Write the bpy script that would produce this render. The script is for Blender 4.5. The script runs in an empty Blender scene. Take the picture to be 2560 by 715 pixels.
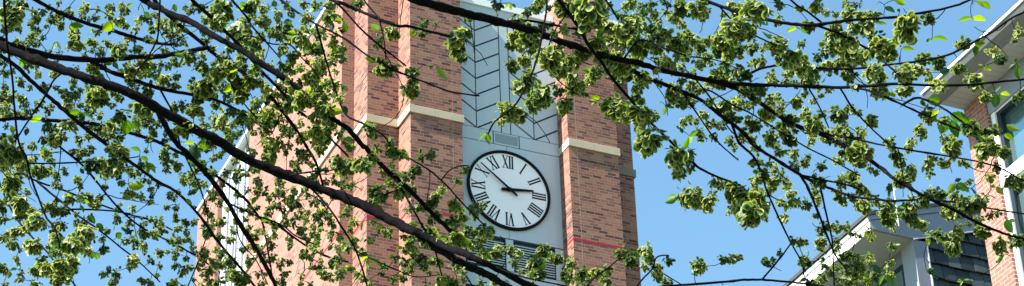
import bpy, math, random
import numpy as np
from mathutils import Vector, Matrix

random.seed(7)
rng = np.random.default_rng(7)
SC = bpy.context.scene
COL = SC.collection
R = math.radians

# ------------------------------------------------------------------ camera
EYE = np.array([0.0, 0.0, 1.6])
PITCH, ROLL, FPX = R(31.86), R(-1.971), 5521.8
_f = np.array([0, math.cos(PITCH), math.sin(PITCH)])
_u = np.array([0, -math.sin(PITCH), math.cos(PITCH)])
_r = np.array([1.0, 0, 0])
CF = _f
CR = _r * math.cos(ROLL) + _u * math.sin(ROLL)
CU = -_r * math.sin(ROLL) + _u * math.cos(ROLL)


def at(x, y, d):
    """a world point seen at photo position (x, y), d metres deep along the view"""
    return EYE + d * (CF + CR * (x - 1280) / FPX - CU * (y - 357.5) / FPX)


cam_d = bpy.data.cameras.new("camera")
cam = bpy.data.objects.new("camera", cam_d)
COL.objects.link(cam)
cam_d.sensor_width = 36
cam_d.lens = 36 * FPX / 2560
cam_d.clip_start = 0.1
cam_d.clip_end = 3000
m = Matrix.Identity(4)
for i in range(3):
    m[i][0], m[i][1], m[i][2], m[i][3] = CR[i], CU[i], -CF[i], EYE[i]
cam.matrix_world = m
SC.camera = cam

# ------------------------------------------------------------------ light
YAW = R(25.06)
UX = np.array([math.cos(YAW), math.sin(YAW), 0])
VX = np.array([-math.sin(YAW), math.cos(YAW), 0])
SUN_EL = R(48)
a = R(6.5)
h = -UX * math.cos(a) - VX * math.sin(a)
sd = np.array([h[0] * math.cos(SUN_EL), h[1] * math.cos(SUN_EL), math.sin(SUN_EL)])
ld = bpy.data.lights.new("sun", 'SUN')
ld.energy = 5.0
ld.angle = R(0.53)
ld.color = (1.0, 0.95, 0.86)
lo = bpy.data.objects.new("sun", ld)
COL.objects.link(lo)
lo.rotation_euler = Vector(sd).to_track_quat('Z', 'Y').to_euler()
lo.location = (-20, -5, 60)
W = bpy.data.worlds.new("World")
SC.world = W
W.use_nodes = True
nt = W.node_tree
bg = nt.nodes["Background"]
sky = nt.nodes.new("ShaderNodeTexSky")
sky.sky_type = 'NISHITA'
sky.sun_disc = False
sky.sun_elevation = SUN_EL
sky.sun_rotation = math.atan2(sd[0], sd[1])
sky.altitude = 50
sky.air_density = 1.1
sky.dust_density = 0.2
sky.ozone_density = 1.25
wb = nt.nodes.new("ShaderNodeVectorMath")      # white balance of the sky light
wb.operation = 'MULTIPLY'
wb.inputs[1].default_value = (0.80, 1.02, 0.98)
nt.links.new(sky.outputs[0], wb.inputs[0])
nt.links.new(wb.outputs[0], bg.inputs[0])
bg.inputs[1].default_value = 0.074
SC.view_settings.view_transform = 'Standard'
SC.view_settings.look = 'None'
SC.view_settings.exposure = 1.95
SC.view_settings.gamma = 1.0
SC.render.engine = 'CYCLES'
SC.cycles.max_bounces = 6
SC.cycles.transparent_max_bounces = 4

# ------------------------------------------------------------------ helpers


def tag(o, label=None, cat=None, group=None, kind=None):
    for k, v in (("label", label), ("category", cat), ("group", group), ("kind", kind)):
        if v:
            o[k] = v
    return o


def empty(name, loc, rz=0.0):
    o = bpy.data.objects.new(name, None)
    o.location = loc
    o.rotation_euler = (0, 0, rz)
    o.empty_display_size = 0.3
    COL.objects.link(o)
    return o


class MB:
    """collects boxes, prisms and strips in local metres, then links ONE mesh object"""

    def __init__(s):
        s.v, s.f, s.c = [], [], []

    def add(s, vs, fs, c=None):
        n = len(s.v)
        s.v += [tuple(p) for p in vs]
        s.f += [tuple(i + n for i in q) for q in fs]
        s.c += [c if c is not None else 0.5] * len(vs)

    def box(s, u0, u1, v0, v1, w0, w1, c=None):
        vs = [(u0, v0, w0), (u1, v0, w0), (u1, v1, w0), (u0, v1, w0), (u0, v0, w1), (u1, v0, w1), (u1, v1, w1), (u0, v1, w1)]
        s.add(vs, [(0, 3, 2, 1), (4, 5, 6, 7), (0, 1, 5, 4), (1, 2, 6, 5), (2, 3, 7, 6), (3, 0, 4, 7)], c)
        return s

    def prism(s, poly, v0, v1, axis='v', c=None):
        """poly in (u,w) pushed along v (axis 'v'), or in (v,w) pushed along u, or (u,w) ..."""
        n = len(poly)
        if axis == 'v':
            A = [(p[0], v0, p[1]) for p in poly] + [(p[0], v1, p[1]) for p in poly]
        elif axis == 'u':
            A = [(v0, p[0], p[1]) for p in poly] + [(v1, p[0], p[1]) for p in poly]
        fs = [tuple(range(n)), tuple(range(2 * n - 1, n - 1, -1))]
        fs += [(i, i + n, (i + 1) % n + n, (i + 1) % n) for i in range(n)]
        s.add(A, fs, c)
        return s

    def build(s, name, mat, parent=None, bevel=0.0, smooth=False):
        me = bpy.data.meshes.new(name)
        me.from_pydata(s.v, [], s.f)
        me.validate()
        import bmesh
        bm = bmesh.new()
        bm.from_mesh(me)
        bmesh.ops.recalc_face_normals(bm, faces=bm.faces)
        uv = bm.loops.layers.uv.new("UVMap")
        for f in bm.faces:
            nrm = f.normal
            ax = max(range(3), key=lambda i: abs(nrm[i]))
            for l in f.loops:
                p = l.vert.co
                l[uv].uv = (p.y, p.z) if ax == 0 else ((p.x, p.z) if ax == 1 else (p.x, p.y))
        bm.to_mesh(me)
        bm.free()
        if len(me.vertices) == len(s.c):
            at_ = me.color_attributes.new("tint", 'FLOAT_COLOR', 'POINT')
            arr = np.repeat(np.array(s.c, dtype=np.float32)[:, None], 4, axis=1)
            at_.data.foreach_set("color", arr.ravel())
        me.materials.append(mat)
        if smooth:
            me.polygons.foreach_set("use_smooth", [True] * len(me.polygons))
        o = bpy.data.objects.new(name, me)
        COL.objects.link(o)
        if parent:
            o.parent = parent
        if bevel:
            b = o.modifiers.new("bevel", 'BEVEL')
            b.width = bevel
            b.segments = 2
            b.limit_method = 'ANGLE'
        return o


def ring_mesh(r0, r1, d0, d1, seg=96):
    vs, fs = [], []
    for i in range(seg):
        t = 2 * math.pi * i / seg
        c, s_ = math.cos(t), math.sin(t)
        vs += [(r0 * c, d0, r0 * s_), (r1 * c, d0, r1 * s_), (r1 * c, d1, r1 * s_), (r0 * c, d1, r0 * s_)]
    for i in range(seg):
        a_, b_ = 4 * i, 4 * ((i + 1) % seg)
        for k in range(4):
            fs.append((a_ + k, b_ + k, b_ + (k + 1) % 4, a_ + (k + 1) % 4))
    return vs, fs


# ------------------------------------------------------------------ materials


def mat(name):
    m_ = bpy.data.materials.new(name)
    m_.use_nodes = True
    t = m_.node_tree
    return m_, t, t.nodes["Principled BSDF"]


def N(t, typ, **kw):
    n = t.nodes.new(typ)
    for k, v in kw.items():
        if k.startswith("i_"):
            n.inputs[int(k[2:])].default_value = v
        else:
            setattr(n, k, v)
    return n


def ramp(t, stops, interp='LINEAR'):
    n = t.nodes.new("ShaderNodeValToRGB")
    n.color_ramp.interpolation = interp
    e = n.color_ramp.elements
    while len(e) > 1:
        e.remove(e[-1])
    e[0].position = stops[0][0]
    e[0].color = (*stops[0][1], 1)
    for p, c in stops[1:]:
        q = e.new(p)
        q.color = (*c, 1)
    return n


def math_n(t, op, a_=None, b_=None):
    n = t.nodes.new("ShaderNodeMath")
    n.operation = op
    for i, x in enumerate((a_, b_)):
        if x is None:
            continue
        if isinstance(x, (int, float)):
            n.inputs[i].default_value = x
        else:
            t.links.new(x, n.inputs[i])
    return n.outputs[0]


def brick_mat(name, palette, mortar, bw, rh, ms, step=True, rough=0.85, grime=0.22):
    m_, t, p = mat(name)
    L = t.links.new
    uv = N(t, "ShaderNodeUVMap")
    uv.uv_map = "UVMap"
    sp = N(t, "ShaderNodeSeparateXYZ")
    L(uv.outputs[0], sp.inputs[0])
    x = sp.outputs[0]
    if step:      # stepping bond: each course slides a third of a brick
        row = math_n(t, 'FLOOR', math_n(t, 'DIVIDE', sp.outputs[1], rh))
        pp = math_n(t, 'PINGPONG', row, 5.0)
        x = math_n(t, 'ADD', x, math_n(t, 'MULTIPLY', pp, bw / 3 * 1.0))
    cb = N(t, "ShaderNodeCombineXYZ")
    L(x, cb.inputs[0])
    L(sp.outputs[1], cb.inputs[1])
    b = N(t, "ShaderNodeTexBrick")
    b.offset = 0.0 if step else 0.5
    b.squash = 1.0
    L(cb.outputs[0], b.inputs["Vector"])
    b.inputs["Color1"].default_value = (0, 0, 0, 1)
    b.inputs["Color2"].default_value = (1, 1, 1, 1)
    b.inputs["Scale"].default_value = 1.0
    b.inputs["Mortar Size"].default_value = ms
    b.inputs["Mortar Smooth"].default_value = 0.15
    b.inputs["Bias"].default_value = 0.0
    b.inputs["Brick Width"].default_value = bw
    b.inputs["Row Height"].default_value = rh
    b.inputs["Mortar"].default_value = (0.5, 0.5, 0.5, 1)
    rp = ramp(t, palette, 'CONSTANT')
    L(b.outputs["Color"], rp.inputs[0])
    # slight colour drift inside and between bricks
    ns = N(t, "ShaderNodeTexNoise")
    ns.inputs["Scale"].default_value = 1.1
    ns.inputs["Detail"].default_value = 6
    L(uv.outputs[0], ns.inputs["Vector"])
    ns2 = N(t, "ShaderNodeTexNoise")
    ns2.inputs["Scale"].default_value = 45
    ns2.inputs["Detail"].default_value = 3
    L(uv.outputs[0], ns2.inputs["Vector"])
    v1 = math_n(t, 'ADD', math_n(t, 'MULTIPLY', ns.outputs[0], grime * 2), 1 - grime)
    v2 = math_n(t, 'ADD', math_n(t, 'MULTIPLY', ns2.outputs[0], 0.3), 0.85)
    vv = math_n(t, 'MULTIPLY', v1, v2)
    mx = N(t, "ShaderNodeMix", data_type='RGBA')
    L(b.outputs["Fac"], mx.inputs[0])
    L(rp.outputs[0], mx.inputs[6])
    mx.inputs[7].default_value = (*mortar, 1)
    vm = N(t, "ShaderNodeVectorMath", operation='SCALE')
    L(mx.outputs[2], vm.inputs[0])
    L(vv, vm.inputs["Scale"])
    L(vm.outputs[0], p.inputs["Base Color"])
    p.inputs["Roughness"].default_value = rough
    p.inputs["Specular IOR Level"].default_value = 0.25
    bp = N(t, "ShaderNodeBump")
    bp.inputs["Strength"].default_value = 0.45
    bp.inputs["Distance"].default_value = 0.004
    hgt = math_n(t, 'ADD', math_n(t, 'MULTIPLY', b.outputs["Fac"], -1.0), math_n(t, 'MULTIPLY', ns2.outputs[0], 0.5))
    L(hgt, bp.inputs["Height"])
    L(bp.outputs[0], p.inputs["Normal"])
    return m_


def plain_mat(name, col, rough=0.6, metal=0.0, var=0.1, scale=1.5, bump=0.0, spec=0.4, tint=0.0, streak=False):
    m_, t, p = mat(name)
    L = t.links.new
    tc = N(t, "ShaderNodeTexCoord")
    ns = N(t, "ShaderNodeTexNoise")
    ns.inputs["Scale"].default_value = scale
    ns.inputs["Detail"].default_value = 7
    ns.inputs["Roughness"].default_value = 0.6
    if streak:
        mp = N(t, "ShaderNodeMapping")
        mp.inputs["Scale"].default_value = (3.0, 3.0, 0.25)
        L(tc.outputs["Object"], mp.inputs[0])
        L(mp.outputs[0], ns.inputs["Vector"])
    else:
        L(tc.outputs["Object"], ns.inputs["Vector"])
    v = math_n(t, 'ADD', math_n(t, 'MULTIPLY', ns.outputs[0], var * 2), 1 - var)
    if tint:
        at_ = N(t, "ShaderNodeAttribute", attribute_name="tint")
        k = math_n(t, 'ADD', math_n(t, 'MULTIPLY', at_.outputs["Fac"], tint * 2), 1 - tint)
        v = math_n(t, 'MULTIPLY', v, k)
    vm = N(t, "ShaderNodeVectorMath", operation='SCALE')
    vm.inputs[0].default_value = col
    L(v, vm.inputs["Scale"])
    L(vm.outputs[0], p.inputs["Base Color"])
    p.inputs["Roughness"].default_value = rough
    p.inputs["Metallic"].default_value = metal
    p.inputs["Specular IOR Level"].default_value = spec
    if bump:
        n2 = N(t, "ShaderNodeTexNoise")
        n2.inputs["Scale"].default_value = scale * 12
        n2.inputs["Detail"].default_value = 5
        L(tc.outputs["Object"], n2.inputs["Vector"])
        bp = N(t, "ShaderNodeBump")
        bp.inputs["Strength"].default_value = bump
        bp.inputs["Distance"].default_value = 0.01
        L(n2.outputs[0], bp.inputs["Height"])
        L(bp.outputs[0], p.inputs["Normal"])
    return m_


PAL = [(0.0, (0.078, 0.033, 0.035)), (0.10, (0.125, 0.052, 0.047)), (0.22, (0.17, 0.078, 0.062)), (0.36, (0.25, 0.112, 0.079)),
       (0.58, (0.225, 0.094, 0.068)), (0.74, (0.265, 0.128, 0.088)), (0.90, (0.15, 0.072, 0.060))]
BRICK = brick_mat("tower brick", PAL, (0.31, 0.185, 0.14), 0.305, 0.1016, 0.008)
PAL2 = [(0.0, (0.24, 0.095, 0.075)), (0.3, (0.28, 0.12, 0.095)), (0.6, (0.26, 0.105, 0.08)), (0.85, (0.215, 0.085, 0.07))]
PAL_SUNLIT = [(0.0, (0.15, 0.065, 0.058)), (0.10, (0.21, 0.092, 0.075)), (0.28, (0.27, 0.123, 0.097)), (0.58, (0.25, 0.110, 0.087)), (0.80, (0.285, 0.133, 0.104))]
BRICK_SUNLIT = brick_mat("tower brick with painted sun glare", PAL_SUNLIT, (0.36, 0.235, 0.18), 0.305, 0.1016, 0.006, grime=0.1)  # same tower brick; the flattening by strong sun is put into its colours
REDBRICK = brick_mat("red brick", PAL2, (0.36, 0.27, 0.23), 0.2032, 0.0762, 0.006, step=False)
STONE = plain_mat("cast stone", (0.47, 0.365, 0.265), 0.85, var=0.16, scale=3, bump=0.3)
STONED = plain_mat("dark cast stone", (0.17, 0.15, 0.13), 0.9, var=0.3, scale=5, bump=0.3)  # darker tone of the cast stone, for the band around the right setback
PANEL = plain_mat("grey metal panel", (0.43, 0.475, 0.53), 0.45, var=0.12, scale=1.2, spec=0.5, streak=True)
SEAM = plain_mat("dark backing board", (0.04, 0.062, 0.078), 0.8, var=0.1, spec=0.1)
VENTP = plain_mat("grille panel", (0.23, 0.26, 0.29), 0.6, var=0.08, scale=30)
WHITEP = plain_mat("white enamel dial", (0.86, 0.80, 0.83), 0.4, var=0.05, scale=0.8)
BLACK = plain_mat("black enamel", (0.004, 0.005, 0.009), 0.6, var=0.1, spec=0.1)
REDT = plain_mat("red glazed brick", (0.36, 0.010, 0.028), 0.45, var=0.15, scale=3)
JOINT = plain_mat("mortar joint", (0.30, 0.20, 0.155), 0.9, var=0.1)
ALU = plain_mat("white aluminium coping", (0.72, 0.74, 0.74), 0.45, var=0.04)
LOUV = plain_mat("louvre metal", (0.42, 0.46, 0.50), 0.4, var=0.08)
TRIM = plain_mat("grey painted trim", (0.22, 0.235, 0.285), 0.5, var=0.07, scale=1.3, streak=True)
TRIM_SHADE = plain_mat("grey trim with painted eave shade", (0.11, 0.13, 0.175), 0.5, var=0.07, scale=1.3)  # trim grey made darker: shade under the eave painted into the colour
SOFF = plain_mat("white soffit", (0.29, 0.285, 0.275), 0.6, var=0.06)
WTRIM = plain_mat("white trim", (0.82, 0.81, 0.78), 0.5, var=0.04)
SLATE = plain_mat("slate", (0.034, 0.045, 0.044), 0.45, var=0.3, scale=6, bump=0.5, spec=0.4, tint=0.6)
SHING = plain_mat("roof shingle", (0.035, 0.037, 0.04), 0.8, var=0.3, scale=8)
GUTT = plain_mat("gutter metal", (0.11, 0.118, 0.125), 0.4, var=0.1)
DARKF = plain_mat("dark window frame", (0.012, 0.022, 0.028), 0.5, var=0.05, spec=0.2)
ROOFM = plain_mat("flat roof felt", (0.15, 0.15, 0.15), 0.9, var=0.1)

GLASS, t_, p_ = mat("window glass")
p_.inputs["Base Color"].default_value = (0.26, 0.43, 0.45, 1)
p_.inputs["Metallic"].default_value = 0.85
p_.inputs["Roughness"].default_value = 0.06
n_ = N(t_, "ShaderNodeTexNoise")
n_.inputs["Scale"].default_value = 1.3
b_ = N(t_, "ShaderNodeBump")
b_.inputs["Strength"].default_value = 0.25
b_.inputs["Distance"].default_value = 0.02
tcn = N(t_, "ShaderNodeTexCoord")
t_.links.new(tcn.outputs["Object"], n_.inputs["Vector"])
t_.links.new(n_.outputs[0], b_.inputs["Height"])
t_.links.new(b_.outputs[0], p_.inputs["Normal"])

# bark
BARK, t_, p_ = mat("elm bark")
tcn = N(t_, "ShaderNodeTexCoord")
mp = N(t_, "ShaderNodeMapping")
mp.inputs["Scale"].default_value = (1, 1, 1)
t_.links.new(tcn.outputs["Object"], mp.inputs[0])
n_ = N(t_, "ShaderNodeTexNoise")
n_.inputs["Scale"].default_value = 90
n_.inputs["Detail"].default_value = 6
t_.links.new(mp.outputs[0], n_.inputs["Vector"])
rp = ramp(t_, [(0.38, (0.004, 0.004, 0.005)), (0.62, (0.007, 0.006, 0.007)), (0.78, (0.026, 0.023, 0.022))])
t_.links.new(n_.outputs[0], rp.inputs[0])
t_.links.new(rp.outputs[0], p_.inputs["Base Color"])
p_.inputs["Roughness"].default_value = 1.0
p_.inputs["Specular IOR Level"].default_value = 0.03
b_ = N(t_, "ShaderNodeBump")
b_.inputs["Strength"].default_value = 0.8
b_.inputs["Distance"].default_value = 0.002
t_.links.new(n_.outputs[0], b_.inputs["Height"])
t_.links.new(b_.outputs[0], p_.inputs["Normal"])


def leafy(name, stops, trans, rough=0.55):
    m_, t, p = mat(name)
    L = t.links.new
    at_ = N(t, "ShaderNodeAttribute", attribute_name="tint")
    rp_ = ramp(t, stops)
    L(at_.outputs["Fac"], rp_.inputs[0])
    L(rp_.outputs[0], p.inputs["Base Color"])
    p.inputs["Roughness"].default_value = rough
    p.inputs["Specular IOR Level"].default_value = 0.3
    tr = N(t, "ShaderNodeBsdfTranslucent")
    hs = N(t, "ShaderNodeHueSaturation")
    hs.inputs["Hue"].default_value = 0.485
    hs.inputs["Saturation"].default_value = 1.15
    hs.inputs["Value"].default_value = 1.5
    L(rp_.outputs[0], hs.inputs["Color"])
    L(hs.outputs[0], tr.inputs["Color"])
    mx = N(t, "ShaderNodeMixShader")
    mx.inputs[0].default_value = trans
    L(p.outputs[0], mx.inputs[1])
    L(tr.outputs[0], mx.inputs[2])
    L(mx.outputs[0], t.nodes["Material Output"].inputs[0])
    return m_


SEEDM = leafy("elm seed wings", [(0.0, (0.010, 0.026, 0.010)), (0.30, (0.024, 0.056, 0.020)), (0.62, (0.110, 0.168, 0.034)), (1.0, (0.44, 0.465, 0.155))], 0.36)
LEAFM = leafy("young elm leaf", [(0.0, (0.010, 0.042, 0.018)), (0.5, (0.038, 0.115, 0.016)), (1.0, (0.17, 0.27, 0.02))], 0.5, 0.45)
BUDM = leafy("reddish bud scale", [(0.0, (0.10, 0.035, 0.02)), (1.0, (0.25, 0.10, 0.06))], 0.3)

# ------------------------------------------------------------------ setting
gm = plain_mat("lawn and paving", (0.07, 0.085, 0.04), 0.95, var=0.35, scale=0.15)
g = MB()
g.add([(-900, -900, 0), (900, -900, 0), (900, 900, 0), (-900, 900, 0)], [(0, 1, 2, 3)])
tag(g.build("ground", gm), kind="structure")
pm = plain_mat("concrete paving", (0.2, 0.195, 0.18), 0.9, var=0.15, scale=0.6)
g = MB()
g.box(-40, 40, 14, 26, 0.0, 0.12)
tag(g.build("pavement", pm), kind="structure")

# ================================================================== CLOCK TOWER
TZ = 35.733
tower = empty("clock_tower", (-0.1616, 57.672, 0), YAW)
tag(tower, "tall stepped brown brick clock tower with a grey panelled recess and pale stone band", "clock tower")
TOPW = TZ + 7.36      # brick top under the coping


def Z(w):
    return TZ + w


BL = 16.85            # depth of the tower body
core = MB()
core.box(-4.9, 4.9, 1.42, 10.78, 0.3, Z(6.4))
core.box(-4.65, 4.9, 10.78, 14.32, 0.3, Z(6.4))
core.box(-4.9, 4.9, 14.32, BL, 0.3, Z(6.4))
core.box(-4.9, -4.55, 1.42, 10.78, Z(6.4), TOPW)
core.box(-4.9, -4.55, 14.32, BL, Z(6.4), TOPW)
core.box(4.55, 4.9, 1.42, BL, Z(6.4), TOPW)
core.box(-4.55, 4.55, BL - .35, BL, Z(6.4), TOPW)
core.build("side_wall", BRICK_SUNLIT, tower)
for s in (-1, 1):
    b = MB()
    x0, x1 = (-4.48, -1.785) if s < 0 else (1.77, 4.50)
    b.box(x0, x1, 0.262, 1.418, 0.3, TOPW)
    b.build("stepped_wall", BRICK, tower)
    b = MB()
    x0, x1 = (-3.465, -1.785) if s < 0 else (1.77, 3.465)
    b.box(x0, x1, -0.7, 0.26, 0.3, TOPW)
    b.build("pier", BRICK, tower)
b = MB()
b.box(-1.785, 1.77, 0.262, 1.418, 0.3, Z(6.4))
b.build("back_wall", BRICK, tower)
b = MB()
b.box(-4.55, 4.55, 1.5, BL - .36, Z(6.4), Z(6.43))
b.build("roof", ROOFM, tower)
# straight stack joints beside the recess
b = MB()
for u_ in (-2.09, 2.06):
    b.box(u_ - .009, u_ + .009, -0.7015, -0.69, 0.3, Z(7.3))
b.box(-4.9015, -4.89, 6.27, 6.285, 0.3, Z(7.3))
b.build("control_joint", JOINT, tower)


def wall_path(e):
    """outline pieces (u0,u1,v0,v1) of a course that stands e proud of every wall"""
    P = [(-3.465 - e, -1.785 + 0.0, -0.7 - e, -0.7 + .02), (-3.465 - e, -3.465 + .02, -0.7 + .02, 0.262 - e),
         (-4.48 - e, -3.465 - e, 0.262 - e, 0.282), (-4.48 - e, -4.46, 0.282, 1.42 - e),
         (-4.9 - e, -4.48 - e, 1.42 - e, 1.44), (-4.9 - e, -4.88, 1.44, 10.78),
         (-4.9 - e, -4.88, 14.32, BL + e),
         (1.77 - e * 0.4, 3.465 + e, -0.7 - e, -0.7 + .02), (1.77 - e * 0.4, 1.79, -0.68, -0.03),
         (3.465 - .02, 3.465 + e, -0.68, 0.262 - e), (3.465 + e, 4.50 + e, 0.262 - e, 0.282), (4.48, 4.50 + e, 0.282, 1.42 - e),
         (4.50 + e, 4.9 + e, 1.42 - e, 1.44), (4.88, 4.9 + e, 1.44, BL + e)]
    return P


def band_run(q, w0, w1, mb, step, gap):
    """a course cut into lengths with fine open joints"""
    u0, u1, v0, v1 = q
    if u1 - u0 > v1 - v0:
        n_ = max(1, round((u1 - u0) / step))
        for i in range(n_):
            a_, b2 = u0 + (u1 - u0) * i / n_, u0 + (u1 - u0) * (i + 1) / n_
            mb.box(a_, b2 - (gap if i < n_ - 1 else 0), v0, v1, Z(w0), Z(w1))
    else:
        n_ = max(1, round((v1 - v0) / step))
        for i in range(n_):
            a_, b2 = v0 + (v1 - v0) * i / n_, v0 + (v1 - v0) * (i + 1) / n_
            mb.box(u0, u1, a_, b2 - (gap if i < n_ - 1 else 0), Z(w0), Z(w1))


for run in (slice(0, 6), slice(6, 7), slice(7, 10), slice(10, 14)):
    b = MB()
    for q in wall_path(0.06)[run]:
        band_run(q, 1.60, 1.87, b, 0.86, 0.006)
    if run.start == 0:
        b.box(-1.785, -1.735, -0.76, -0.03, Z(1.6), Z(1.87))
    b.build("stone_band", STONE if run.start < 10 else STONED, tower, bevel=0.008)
# one course of red glazed bricks
for run in (slice(0, 6), slice(6, 7), slice(7, 14)):
    b = MB()
    for q in wall_path(0.004)[run]:
        band_run(q, -1.705, -1.622, b, 0.305, 0.010)
    b.build("red_course", REDT, tower)
# coping on the parapets
b = MB()
e = 0.07
for q in ((-4.9 - e, -4.5, 1.42, BL + e), (4.5, 4.9 + e, 1.42, BL + e), (-4.5, 4.5, BL - .4, BL + e)):
    b.box(*q, TOPW, TOPW + 0.13)
for q in ((-4.48 - e, -1.785, 0.262 - e, 1.42), (1.77, 4.5 + e, 0.262 - e, 1.42)):
    b.box(*q, TOPW + 0.001, TOPW + 0.125)
for q in ((-3.465 - e, -1.785 + e, -0.7 - e, 0.262 - e), (1.77 - e, 3.465 + e, -0.7 - e, 0.262 - e)):
    b.box(*q, TOPW + 0.0015, TOPW + 0.128)
b.build("coping", ALU, tower, bevel=0.01)

# recessed grey panel wall between the piers (front) --------------------------
def clip(poly, nx, nz, d):
    """keep the part of poly where nx*x + nz*z <= d"""
    out = []
    for i in range(len(poly)):
        p, q = poly[i], poly[(i + 1) % len(poly)]
        a_, b2 = nx * p[0] + nz * p[1] - d, nx * q[0] + nz * q[1] - d
        if a_ <= 0:
            out.append(p)
        if a_ * b2 < 0:
            k = a_ / (a_ - b2)
            out.append((p[0] + (q[0] - p[0]) * k, p[1] + (q[1] - p[1]) * k))
    return out


def chevrons(mb, x0, x1, w_at0, slope, lo_, hi_, face, thick, step=0.605, gap=0.068, axis='v', sgn=-1):
    """parallelogram panels of one column, their slanting joints left open"""
    k = -8
    while k < 16:
        wb = w_at0 + k * step
        wt = wb + step - gap
        dx = x1 - x0
        poly = [(x0, wb), (x1, wb + slope * dx), (x1, wt + slope * dx), (x0, wt)]
        poly = clip(poly, 0, 1, hi_)
        if len(poly) > 2:
            poly = clip(poly, 0, -1, -lo_)
        if len(poly) > 2 and abs(sum(poly[i][0] * poly[(i + 1) % len(poly)][1] - poly[(i + 1) % len(poly)][0] * poly[i][1] for i in range(len(poly)))) > 0.004:
            mb.prism([(p[0], Z(p[1])) for p in poly], face, face + thick, axis)
        k += 1


b = MB()
b.box(-1.785, 1.77, 0.03, 0.26, 0.3, Z(6.66))
b.build("panel_backing", SEAM, tower)
g = 0.019
pb = MB()
LO, HI = 2.06, 6.08
chevrons(pb, -1.785, -1.0 - g, 2.084 + 0.65 * 0.785, -0.65, LO, HI, 0.0, 0.028)
chevrons(pb, -1.0 + g, -0.165 - g, 2.084, 0.65, LO, HI, 0.0, 0.028)
chevrons(pb, 0.15 + g, 0.945 - g, 2.084 + 0.65 * 0.795, -0.65, LO, HI, 0.0, 0.028)
chevrons(pb, 0.945 + g, 1.77, 2.084, 0.65, LO, HI, 0.0, 0.028)
pb.box(-0.165 + g, 0.15 - g, 0.0, 0.028, Z(LO), Z(HI))
pb.box(-1.785, 1.77, 0.0, 0.028, Z(HI + .025), Z(6.66))
pb.box(-1.785, -0.45 - g, 0.0, 0.028, Z(1.61), Z(LO - .02))
pb.box(0.425 + g, 1.77, 0.0, 0.028, Z(1.61), Z(LO - .02))
pb.box(-0.45 + g, 0.425 - g, 0.0, 0.028, Z(1.61), Z(LO - .02))
pb.box(-1.785, -0.025, 0.0, 0.028, Z(-1.66), Z(1.585))
pb.box(-0.011, 1.77, 0.0, 0.028, Z(-1.66), Z(1.585))
pb.box(-1.785, 1.77, 0.0, 0.028, Z(-3.45), Z(-2.79))
pb.box(-1.785, 1.77, 0.0, 0.028, Z(-7.6), Z(-5.1))
pb.box(-1.785, -1.45, 0.0, 0.028, Z(-2.77), Z(-1.70))
pb.box(1.48, 1.77, 0.0, 0.028, Z(-2.77), Z(-1.70))
pb.box(-0.15, 0.11, 0.0, 0.028, Z(-2.77), Z(-1.70))
pb.box(-1.785, 1.77, 0.0, 0.028, 0.3, Z(-7.63))
pb.build("metal_panel", PANEL, tower)
b = MB()
b.box(-0.39, 0.37, -0.006, -0.001, Z(1.67), Z(1.99))
b.build("vent_grille", VENTP, tower)
b = MB()
b.box(-1.785, 1.77, -0.06, 1.2, Z(6.66), Z(6.9))
b.build("panel_cap", ALU, tower, bevel=0.01)


def louvre(u0, u1, w0, w1):
    fr = MB()
    fr.box(u0, u0 + .035, -0.02, 0.03, Z(w0), Z(w1))
    fr.box(u1 - .035, u1, -0.02, 0.03, Z(w0), Z(w1))
    fr.box(u0 + .035, u1 - .035, -0.02, 0.03, Z(w0), Z(w0 + .035))
    fr.box(u0 + .035, u1 - .035, -0.02, 0.03, Z(w1 - .035), Z(w1))
    o = fr.build("louvre", DARKF, tower)
    sl = MB()
    n_s = int((w1 - w0 - .07) / 0.083)
    for i in range(n_s):
        w = w0 + .045 + i * 0.083
        sl.prism([(-0.028, Z(w)), (-0.028, Z(w + .03)), (0.024, Z(w + .068)), (0.024, Z(w + .056))], u0 + .037, u1 - .037, 'u')
    sl.build("slats", LOUV, o)


louvre(-1.45, -0.15, -2.77, -1.72)
louvre(0.11, 1.48, -2.77, -1.72)
louvre(-1.45, 1.48, -5.05, -3.5)

# clock ------------------------------------------------------------------------
CZ = TZ
dial = MB()
seg = 96
vs = [(0, -0.035, CZ)] + [(1.30 * math.cos(2 * math.pi * i / seg), -0.035, CZ + 1.30 * math.sin(2 * math.pi * i / seg)) for i in range(seg)]
vs += [(0, -0.002, CZ)] + [(1.30 * math.cos(2 * math.pi * i / seg), -0.002, CZ + 1.30 * math.sin(2 * math.pi * i / seg)) for i in range(seg)]
fs = [(0, 1 + i, 1 + (i + 1) % seg) for i in range(seg)] + [(seg + 1, seg + 2 + (i + 1) % seg, seg + 2 + i) for i in range(seg)]
fs += [(1 + i, seg + 2 + i, seg + 2 + (i + 1) % seg, 1 + (i + 1) % seg) for i in range(seg)]
dial.add(vs, fs)
dial = dial.build("clock_dial", WHITEP, tower)
b = MB()
v_, f_ = ring_mesh(1.292, 1.378, -0.085, -0.003)
b.add([(p[0], p[1], p[2] + CZ) for p in v_], f_)
b.build("clock_rim", BLACK, dial, bevel=0.008)

GW = {'I': 0.088, 'V': 0.20, 'X': 0.21}


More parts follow.
